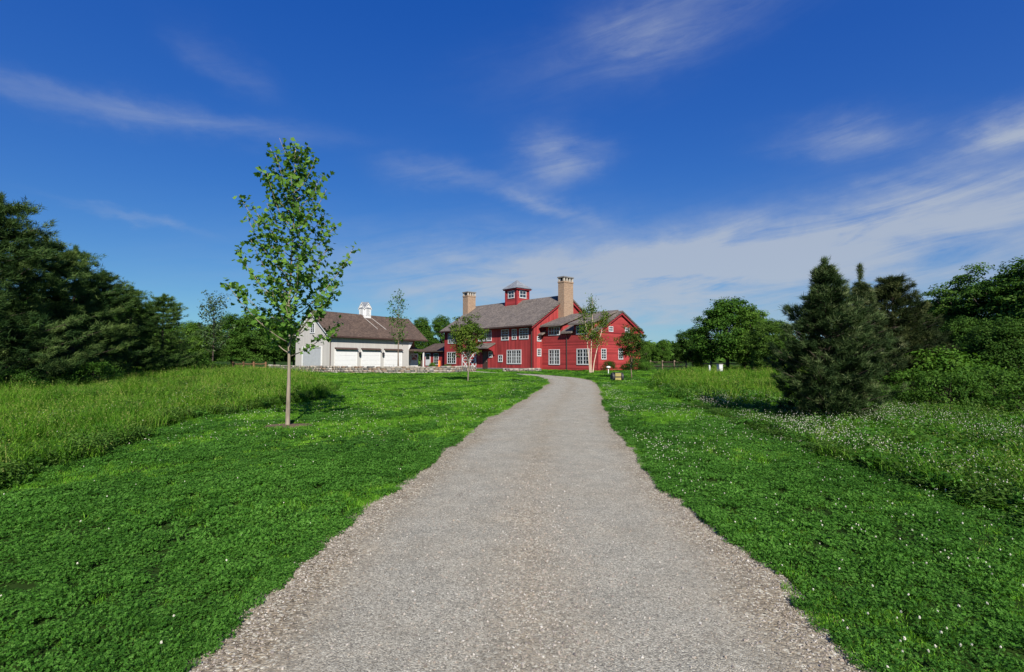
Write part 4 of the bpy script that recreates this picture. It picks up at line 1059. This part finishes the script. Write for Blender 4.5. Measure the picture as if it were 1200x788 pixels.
# pines on the left
pine_m = [conifer_meshes(41, 8.5, 3.4, 170, 62, 9, .22, .024, .2, .12, .62, .25, .0, .17, 0, .25, .36, .45, 8, .28, .12, (.55, 1.25), 15, .26),
          conifer_meshes(42, 8.5, 3.1, 170, 62, 9, .22, .024, .24, .06, .55, .25, .0, .17, 0, .25, .38, .5, 8, .28, .12, (.55, 1.25), 14, .26)]
def stand(px, Y, top, meshes, baseH, name, label, cat, lm, bm_, colr, wide=1.0, group=None, rz=None, sink=0):
    x, y, z = at(px, Y); h = z_of(top, Y) - z + sink; s = h / baseH
    return plant(meshes, name, label, cat, (x, y, z - sink), (s * wide, s * wide, s), lm, bm_, colr, group, rz)
GP = "pines along the left meadow"
for i, (px, Y, top, w, c, lab) in enumerate((
    (-75, 20, 195, 1.1, (.8, .85, .85), "dark pine cut by the left frame edge, foremost of the pine row"),
    (-8, 22.5, 226, 1.0, (.85, .9, .9), "tallest pine, touching the left edge of the photo"),
    (48, 25.5, 276, 1.05, (1.0, 1.0, .9), "pine with a broad leaning top right of the tallest pine"),
    (84, 29, 288, .95, (.8, .9, .85), "narrow dark pine between the broad leaning pine and the drooping one"),
    (118, 32, 318, 1.1, (.95, .95, .85), "pine with long side boughs in the middle of the left pine row"),
    (152, 36, 336, 1.05, (1.05, 1.1, .85), "rounded lighter pine left of the last pine of the row"),
    (190, 40, 345, 1.1, (1.0, 1.1, .9), "last rounded pine at the right end of the left pine row"))):
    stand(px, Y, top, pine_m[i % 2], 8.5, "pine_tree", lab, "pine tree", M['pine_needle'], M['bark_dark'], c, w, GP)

# broadleaf prototypes
bl = [broadleaf_meshes(51, 7, 3.0, .4, .17, 300, 110, .7, .5, .2, .16), broadleaf_meshes(52, 7, 2.6, .2, .17, 260, 110, .66, .5, .18, .22), broadleaf_meshes(53, 7, 2.3, .3, .16, 240, 110, .58, .5, .16, .2), broadleaf_meshes(54, 7, 2.8, .5, .15, 170, 130, .72, .45, .16, .3, 1, .28)]
GL_ = "broadleaf trees behind the left meadow"
for i, (px, Y, top, w, c, lab) in enumerate((
    (222, 50, 376, .9, (.9, 1, .8), "round green tree right beside the last left pine"),
    (243, 54, 382, 1.0, (.85, .9, .9), "broad dark tree under the thin blue-green sapling"),
    (272, 62, 372, 1.0, (.8, .95, .8), "green tree over the brown rail fence, left of the white-gabled garage"),
    (298, 64, 367, 1.0, (.65, .8, .7), "dark tall tree behind the young maple trunk"),
    (322, 66, 371, .95, (.6, .75, .65), "dark tree rising just left of the garage gable"),
    (345, 74, 384, .9, (.6, .75, .65), "dark tree half hidden behind the garage gable"))):
    stand(px, Y, top, bl[i % 3], 7, "broadleaf_tree", lab, "tree", M['oak_leaf'], M['bark_dark'], c, w * 1.05, GL_)
sparse = young_tree(15, 7.5, 7.3, 2.0, lambda f: np.interp(f, [.2, .5, .8, 1], [1.2, 1.7, 1.3, .4]), 36, 9, .2, .06, .9, False, .16)
stand(250, 46, 349, sparse, 7.6, "sparse_tree", "thin blue-green tree with open airy top above the bushes left of the maple", "tree", M['spruce_needle'], M['bark_dark'], (1.6, 1.9, 1.9), 1.1)
# behind garage and house
GB = "trees behind the buildings"
for i, (px, Y, top, w, c, lab) in enumerate((
    (494, 98, 374, .8, (.75, .85, .7), "tree showing between the garage roof and the red house, left of the two"),
    (518, 102, 374, .85, (.8, .9, .75), "tree showing behind the left eave of the red house"),
    (757, 92, 400, .9, (1.0, 1.1, .9), "far green tree just right of the red gable"),
    (776, 90, 399, .9, (1.05, 1.15, .9), "far round green tree left of the big round tree"),
    (795, 84, 410, .8, (1.0, 1.05, .9), "low far tree tucked against the big round tree"))):
    stand(px, Y, top, bl[(i + 1) % 3], 7, "broadleaf_tree", lab, "tree", M['oak_leaf'], M['bark_dark'], c, w, GB)
GR = "broadleaf trees right of the drive"
for i, (px, Y, top, w, c, lab) in enumerate((
    (812, 56, 384, .95, (.75, .85, .75), "lower left shoulder tree of the big round tree"),
    (852, 47, 350, 1.15, (.8, .95, .75), "big round-topped tree right of the red house"),
    (882, 45, 364, 1.0, (1.0, 1.1, .85), "lighter round tree between the big round tree and the dark cedar"),
    (905, 40, 374, .95, (.8, .85, .75), "dark tree just left of the tall spire-topped cedar"),
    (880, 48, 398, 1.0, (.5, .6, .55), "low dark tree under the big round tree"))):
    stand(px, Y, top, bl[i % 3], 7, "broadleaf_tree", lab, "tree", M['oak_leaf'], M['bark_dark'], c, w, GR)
for i, (px, Y, top, w, c, lab) in enumerate((
    (1078, 29, 346, 1.0, (.75, .85, .75), "tree right behind the reddish rounded conifer"),
    (1108, 27, 352, 1.0, (.8, .9, .8), "tree between the conifers and the tall right-hand tree"),
    (1146, 25.5, 313, .9, (.7, .8, .75), "tall right-hand tree with a flat spreading top"),
    (1185, 24, 314, 1.0, (.75, .85, .8), "tall tree at the right edge of the photo"),
    (1238, 22, 300, 1.1, (.75, .85, .8), "tree cut by the right frame edge"),
    (1128, 22, 378, .95, (.75, .85, .8), "lower grey-green tree below the flat-topped tree"),
    (1180, 20, 372, 1.0, (.7, .8, .75), "lower grey-green tree below the tree at the right edge"))):
    stand(px, Y, top, bl[(3, 0, 3, 3, 1, 2, 0)[i]], 7, "broadleaf_tree", lab, "tree", M['oak_leaf'], M['bark_dark'], c, w, "trees at the right edge")
# conifers right of the drive
ced = conifer_meshes(61, 4.15, 1.72, 250, 84, 7, .125, .013, .48, 0, 1.0, .35, .0, .09, .06, .2, .27, .35, 7, .095, .22, (.6, 1.22))
spr = conifer_meshes(62, 5.0, 1.9, 190, 76, 7, .15, .015, .28, .05, 1.15, .35, .0, .1, .13, .2, .3, .4, 6, .12, .2, (.6, 1.2))
cd3 = conifer_meshes(63, 5.0, 1.6, 190, 76, 7, .15, .015, .5, 0, .6, .4, .0, .1, 0, .25, .35, .45, 6, .13, .25, (.6, 1.2))
x, y = ground(972, 494)
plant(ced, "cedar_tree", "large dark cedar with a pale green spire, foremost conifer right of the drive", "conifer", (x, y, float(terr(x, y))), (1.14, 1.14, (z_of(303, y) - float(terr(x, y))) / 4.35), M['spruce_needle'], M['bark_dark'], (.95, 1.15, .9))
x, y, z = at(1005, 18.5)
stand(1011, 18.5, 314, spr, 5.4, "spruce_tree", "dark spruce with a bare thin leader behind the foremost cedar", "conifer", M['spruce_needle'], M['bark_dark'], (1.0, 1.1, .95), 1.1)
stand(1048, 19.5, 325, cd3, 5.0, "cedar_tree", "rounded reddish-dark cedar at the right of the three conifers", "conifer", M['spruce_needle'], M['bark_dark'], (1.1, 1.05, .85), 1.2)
stand(818, 48, 404, cd3, 5.0, "yew_bush", "pale yellow-green upright bush before the big round tree", "bush", M['shrub_leaf'], M['bark_dark'], (1.1, 1.0, .8), .7)

# shrubs
sh = [broadleaf_meshes(71, 1.5, 1.2, .05, .085, 80, 70, .34, .4, .03, .35), broadleaf_meshes(72, 1.4, 1.3, .05, .085, 80, 70, .36, .4, .03, .45)]
GS = "leafy shrubs under the right-hand trees"
for i, (px, Y, h, w, c, lab) in enumerate((
    (1068, 17, 1.5, 1.0, (1.1, 1.15, .9), "bright shrub at the right foot of the three conifers"),
    (1090, 19, 2.1, 1.1, (1.0, 1.1, .8), "taller bright vine-covered shrub behind the bright foot shrub"),
    (1112, 15.5, 1.1, 1.0, (1.0, 1.1, .9), "low shrub in front of the vine-covered shrub"),
    (1135, 18, 1.7, 1.1, (.9, 1.0, .85), "rounded shrub under the flat-topped tree"),
    (1160, 15.5, 1.25, 1.1, (1.05, 1.1, .9), "low spreading shrub left of the photo's right edge"),
    (1190, 17, 1.5, 1.1, (.95, 1.05, .9), "shrub meeting the right edge under the tall trees"),
    (1205, 14, 1.0, 1.1, (1.0, 1.1, .9), "lowest nearest shrub at the right edge"),
    (1240, 16, 1.4, 1.2, (.95, 1.0, .9), "shrub cut by the right frame edge"),
    (1040, 16.5, .9, .9, (.8, .9, .8), "small dark shrub between the cedar and the bright foot shrub"))):
    x, y, z = at(px, Y); s = h / 1.45
    plant(sh[i % 2], "leafy_shrub", lab, "shrub", (x, y, z - .05), (s * w, s * w, s * (.85 + .3 * ((i * 7) % 5) / 4)), M['shrub_leaf'], M['bark_dark'], tuple(v * .85 for v in c), GS, None, "stem", "foliage")
GS2 = "shrubs at the foot of the left pines"
for i, (px, Y, h, w, c, lab) in enumerate((
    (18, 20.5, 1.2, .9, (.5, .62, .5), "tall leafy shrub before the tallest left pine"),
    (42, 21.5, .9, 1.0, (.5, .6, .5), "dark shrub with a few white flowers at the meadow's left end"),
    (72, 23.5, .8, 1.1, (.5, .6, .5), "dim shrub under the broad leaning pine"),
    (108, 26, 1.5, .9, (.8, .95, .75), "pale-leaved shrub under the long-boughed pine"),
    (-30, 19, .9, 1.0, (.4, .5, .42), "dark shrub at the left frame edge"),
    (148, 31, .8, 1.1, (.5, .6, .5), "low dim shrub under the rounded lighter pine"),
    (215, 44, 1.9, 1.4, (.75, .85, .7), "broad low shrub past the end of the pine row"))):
    x, y, z = at(px, Y); s = h / 1.45
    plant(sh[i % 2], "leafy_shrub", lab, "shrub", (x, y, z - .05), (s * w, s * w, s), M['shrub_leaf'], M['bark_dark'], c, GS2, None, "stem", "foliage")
GS3 = "clipped shrubs by the red wing"
for i, (px, Y, h, w, c, lab) in enumerate((
    (714, 54.5, 1.1, .8, (.5, .6, .5), "small dark shrub at the wing corner behind the path lamp"),
    (748, 57, 1.5, 1.2, (.7, .8, .7), "dark shrub right of the small bushy tree by the wing"),
    (757, 55, 1.0, 1.1, (1.1, 1.2, .9), "bright low shrub past the right end of the wing"),
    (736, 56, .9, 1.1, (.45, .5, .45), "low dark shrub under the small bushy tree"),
    (507, 52, .95, .6, (1.1, 1.2, .9), "bright plant behind the stone wall before the red link"),
    (525, 53, .8, .9, (1.0, 1.1, .9), "low green plant behind the stone wall at the house corner"))):
    x, y, z = at(px, Y); s = h / 1.45
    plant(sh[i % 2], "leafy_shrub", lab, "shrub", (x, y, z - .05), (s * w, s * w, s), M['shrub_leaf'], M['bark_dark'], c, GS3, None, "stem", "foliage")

# distant wood closing the horizon
g = np.random.default_rng(99); V = []; T = []
n = 900; a = g.uniform(-1.35, 1.35, n); d = g.uniform(150, 230, n); X = np.sin(a) * d; Y = np.cos(a) * d
a2 = g.uniform(-1.25, -.63, 90); d2 = g.uniform(62, 85, 90); X = np.r_[X, np.sin(a2) * d2]; Y = np.r_[Y, np.cos(a2) * d2]
LP = []; LN = []
for x, y in zip(X, Y):
    h = g.uniform(5, 8); k = 90; q = unit(g.normal(size=(k, 3))); q[:, 2] = np.abs(q[:, 2]); LP.append(np.array([x, y, float(terr(x, y))]) + q * np.array([4, 4, h]) * g.uniform(.8, 1, (k, 1))); LN.append(q + g.normal(size=(k, 3)) * .5)
LP = np.concatenate(LP); LN = np.concatenate(LN); V, G, li = leaves(LP, LN, 2.0, g)
o = link("distant_wood", np_mesh("distant_wood", V, G, g.uniform(0.2, .8, len(LP))[li]), M['oak_leaf']); o["kind"] = "stuff"; o.color = (.9, 1, .9, 1)

# ------------------------------------------------------------------ light
SUN_AZ = math.atan2(0.25, -1.0); SUN_EL = R(36)      # azimuth clockwise from +Y
sd = Vector((math.sin(SUN_AZ) * math.cos(SUN_EL), math.cos(SUN_AZ) * math.cos(SUN_EL), math.sin(SUN_EL)))
ld = bpy.data.lights.new("sun", 'SUN'); ld.energy = 4.0; ld.angle = R(.53); ld.color = (1, .94, .84)
lo = bpy.data.objects.new("sun", ld); col.objects.link(lo); lo.rotation_euler = (-sd).to_track_quat('-Z', 'Y').to_euler(); lo.location = sd * 60

w = bpy.data.worlds.new("World"); sc.world = w; w.use_nodes = True; nt = w.node_tree
for n_ in list(nt.nodes): nt.nodes.remove(n_)
out = nt.nodes.new("ShaderNodeOutputWorld"); bg = N(nt, "Background"); bg.inputs[1].default_value = 0.1
nt.links.new(bg.outputs[0], out.inputs[0])
sky = N(nt, "TexSky"); sky.sky_type = 'NISHITA'; sky.sun_disc = False; sky.sun_elevation = SUN_EL; sky.sun_rotation = SUN_AZ
sky.air_density = 1.0; sky.dust_density = 0.25; sky.ozone_density = 4.0; sky.altitude = 300
def mth(op, a, b=None, c=None, clamp=False):
    n_ = N(nt, "Math", operation=op, use_clamp=clamp)
    for i, v in enumerate((a, b, c)):
        if v is None: continue
        if hasattr(v, "links"): nt.links.new(v, n_.inputs[i])
        else: n_.inputs[i].default_value = v
    return n_.outputs[0]
tc = N(nt, "TexCoord"); dirv = tc.outputs["Generated"]
sp = N(nt, "SeparateXYZ"); nt.links.new(dirv, sp.inputs[0])
az0 = mth('ARCTAN2', sp.outputs[0], sp.outputs[1]); el0 = mth('ARCSINE', sp.outputs[2])
wn = N(nt, "TexNoise"); wn.inputs["Scale"].default_value = 5.5; wn.inputs["Detail"].default_value = 6; wn.inputs["Roughness"].default_value = .6
wmp = N(nt, "Mapping"); wmp.inputs["Scale"].default_value = (1, 1, 2.0); nt.links.new(dirv, wmp.inputs[0]); nt.links.new(wmp.outputs[0], wn.inputs["Vector"])
wsp = N(nt, "SeparateColor"); nt.links.new(wn.outputs["Color"], wsp.inputs[0])
az = mth('MULTIPLY_ADD', mth('SUBTRACT', wsp.outputs[0], .5), .22, az0); el = mth('MULTIPLY_ADD', mth('SUBTRACT', wsp.outputs[1], .5), .09, el0)
def ae(px, py):
    d = unit(ray(px, py)[None])[0]; return math.atan2(d[0], d[1]), math.asin(d[2])
def blob(px, py, wx, wy, tilt=0.0):
    """soft patch of cloud centred on a direction of the sky"""
    a0, e0 = ae(px, py); sc_ = math.cos(a0) ** 2
    wa, we = wx / F * sc_, wy / F * math.cos(a0)
    da = mth('SUBTRACT', az, a0); de = mth('SUBTRACT', el, e0)
    if tilt: de = mth('MULTIPLY_ADD', da, -tilt, de)
    u = mth('DIVIDE', da, wa); v = mth('DIVIDE', de, we)
    r2 = mth('ADD', mth('MULTIPLY', u, u), mth('MULTIPLY', v, v))
    return mth('EXPONENT', mth('MULTIPLY', r2, -1.0))
def total(lst):
    acc = None
    for amp, b in lst:
        q = mth('MULTIPLY', b, amp); acc = q if acc is None else mth('ADD', acc, q)
    return acc
cv = N(nt, "CombineXYZ")
zz = mth('ADD', sp.outputs[2], 0.12)
nt.links.new(mth('DIVIDE', sp.outputs[0], zz), cv.inputs[0]); nt.links.new(mth('DIVIDE', sp.outputs[1], zz), cv.inputs[1])
mpn = N(nt, "Mapping"); mpn.inputs["Rotation"].default_value = (0, 0, R(-18)); mpn.inputs["Scale"].default_value = (.55, 1.0, 1); nt.links.new(cv.outputs[0], mpn.inputs[0])
nA = N(nt, "TexNoise"); nA.inputs["Scale"].default_value = 1.15; nA.inputs["Detail"].default_value = 9; nA.inputs["Roughness"].default_value = .56; nA.inputs["Distortion"].default_value = .55
nt.links.new(mpn.outputs[0], nA.inputs["Vector"])
nB = N(nt, "TexNoise"); nB.inputs["Scale"].default_value = 7.0; nB.inputs["Detail"].default_value = 8; nB.inputs["Roughness"].default_value = .6; nB.inputs["Distortion"].default_value = .3
mpb = N(nt, "Mapping"); mpb.inputs["Scale"].default_value = (1, 1, 2.4); nt.links.new(dirv, mpb.inputs[0]); nt.links.new(mpb.outputs[0], nB.inputs["Vector"])
mask = total([(.95, blob(980, 285, 330, 42, .02)), (.55, blob(1080, 238, 200, 24, .10)), (.75, blob(620, 330, 230, 48)), (.6, blob(860, 345, 330, 50)),
              (.58, blob(655, 188, 42, 26)), (.45, blob(640, 238, 60, 11, -.3)), (.5, blob(990, 165, 80, 20, -.1)), (.85, blob(1180, 155, 75, 20, .2)),
              (.3, blob(755, 48, 60, 22)), (.25, blob(800, 15, 190, 40, .2)), (.27, blob(170, 134, 230, 13, .06)), (.25, blob(150, 256, 60, 5, -.12)), (.13, blob(270, 75, 60, 18, -.3)), (.3, blob(520, 205, 60, 14))])
fv = N(nt, "CombineXYZ"); nt.links.new(mth('MULTIPLY', az0, 2.6), fv.inputs[0]); nt.links.new(mth('MULTIPLY_ADD', az0, -2.2, mth('MULTIPLY', el0, 15.0)), fv.inputs[1])
nC = N(nt, "TexNoise"); nC.inputs["Scale"].default_value = 1.6; nC.inputs["Detail"].default_value = 10; nC.inputs["Roughness"].default_value = .66; nC.inputs["Distortion"].default_value = .9
nt.links.new(fv.outputs[0], nC.inputs["Vector"])
nz = mth('ADD', mth('ADD', mth('MULTIPLY', nA.outputs["Fac"], .7), mth('MULTIPLY', nB.outputs["Fac"], .45)), mth('MULTIPLY', nC.outputs["Fac"], .85))      # about 1.0
tex = mth('MULTIPLY_ADD', nz, 2.2, -1.45)
cl = mth('MULTIPLY', mask, mth('MAXIMUM', tex, 0.0), None, True)
cl = mth('MULTIPLY', mth('SMOOTH_MIN', cl, .85, .2), .95)
hazy = mth('MULTIPLY', mth('EXPONENT', mth('MULTIPLY', mth('MAXIMUM', el0, 0.0), -15.0)), .5)
hs = N(nt, "HueSaturation"); hs.inputs["Saturation"].default_value = 1.35; hs.inputs["Value"].default_value = 1.0; hs.inputs["Hue"].default_value = 0.5
nt.links.new(sky.outputs[0], hs.inputs["Color"])
CLOUD = (2.4, 2.68, 3.1)
sps = N(nt, "SeparateColor"); nt.links.new(mix(nt, 1.0, hs.outputs[0], (.51, .37, .50), 'MULTIPLY'), sps.inputs[0]); cps = N(nt, "CombineColor")
for i_, (k_, e_) in enumerate(((.58, .56), (1.16, .82), (1.84, .485))):
    nt.links.new(mth('MULTIPLY', mth('POWER', sps.outputs[i_], e_), k_), cps.inputs[i_])
skyc = cps.outputs[0]
c = mix(nt, hazy, skyc, CLOUD); c = mix(nt, cl, c, CLOUD)
nt.links.new(c, bg.inputs[0])

sc.view_settings.view_transform = 'Standard'; sc.view_settings.look = 'None'; sc.view_settings.gamma = 1; sc.view_settings.exposure = 0.95
sc.view_settings.use_curve_mapping = False
sc.render.engine = 'CYCLES'; sc.cycles.max_bounces = 6; sc.cycles.transparent_max_bounces = 4
sc.render.resolution_x = 1024; sc.render.resolution_y = 672
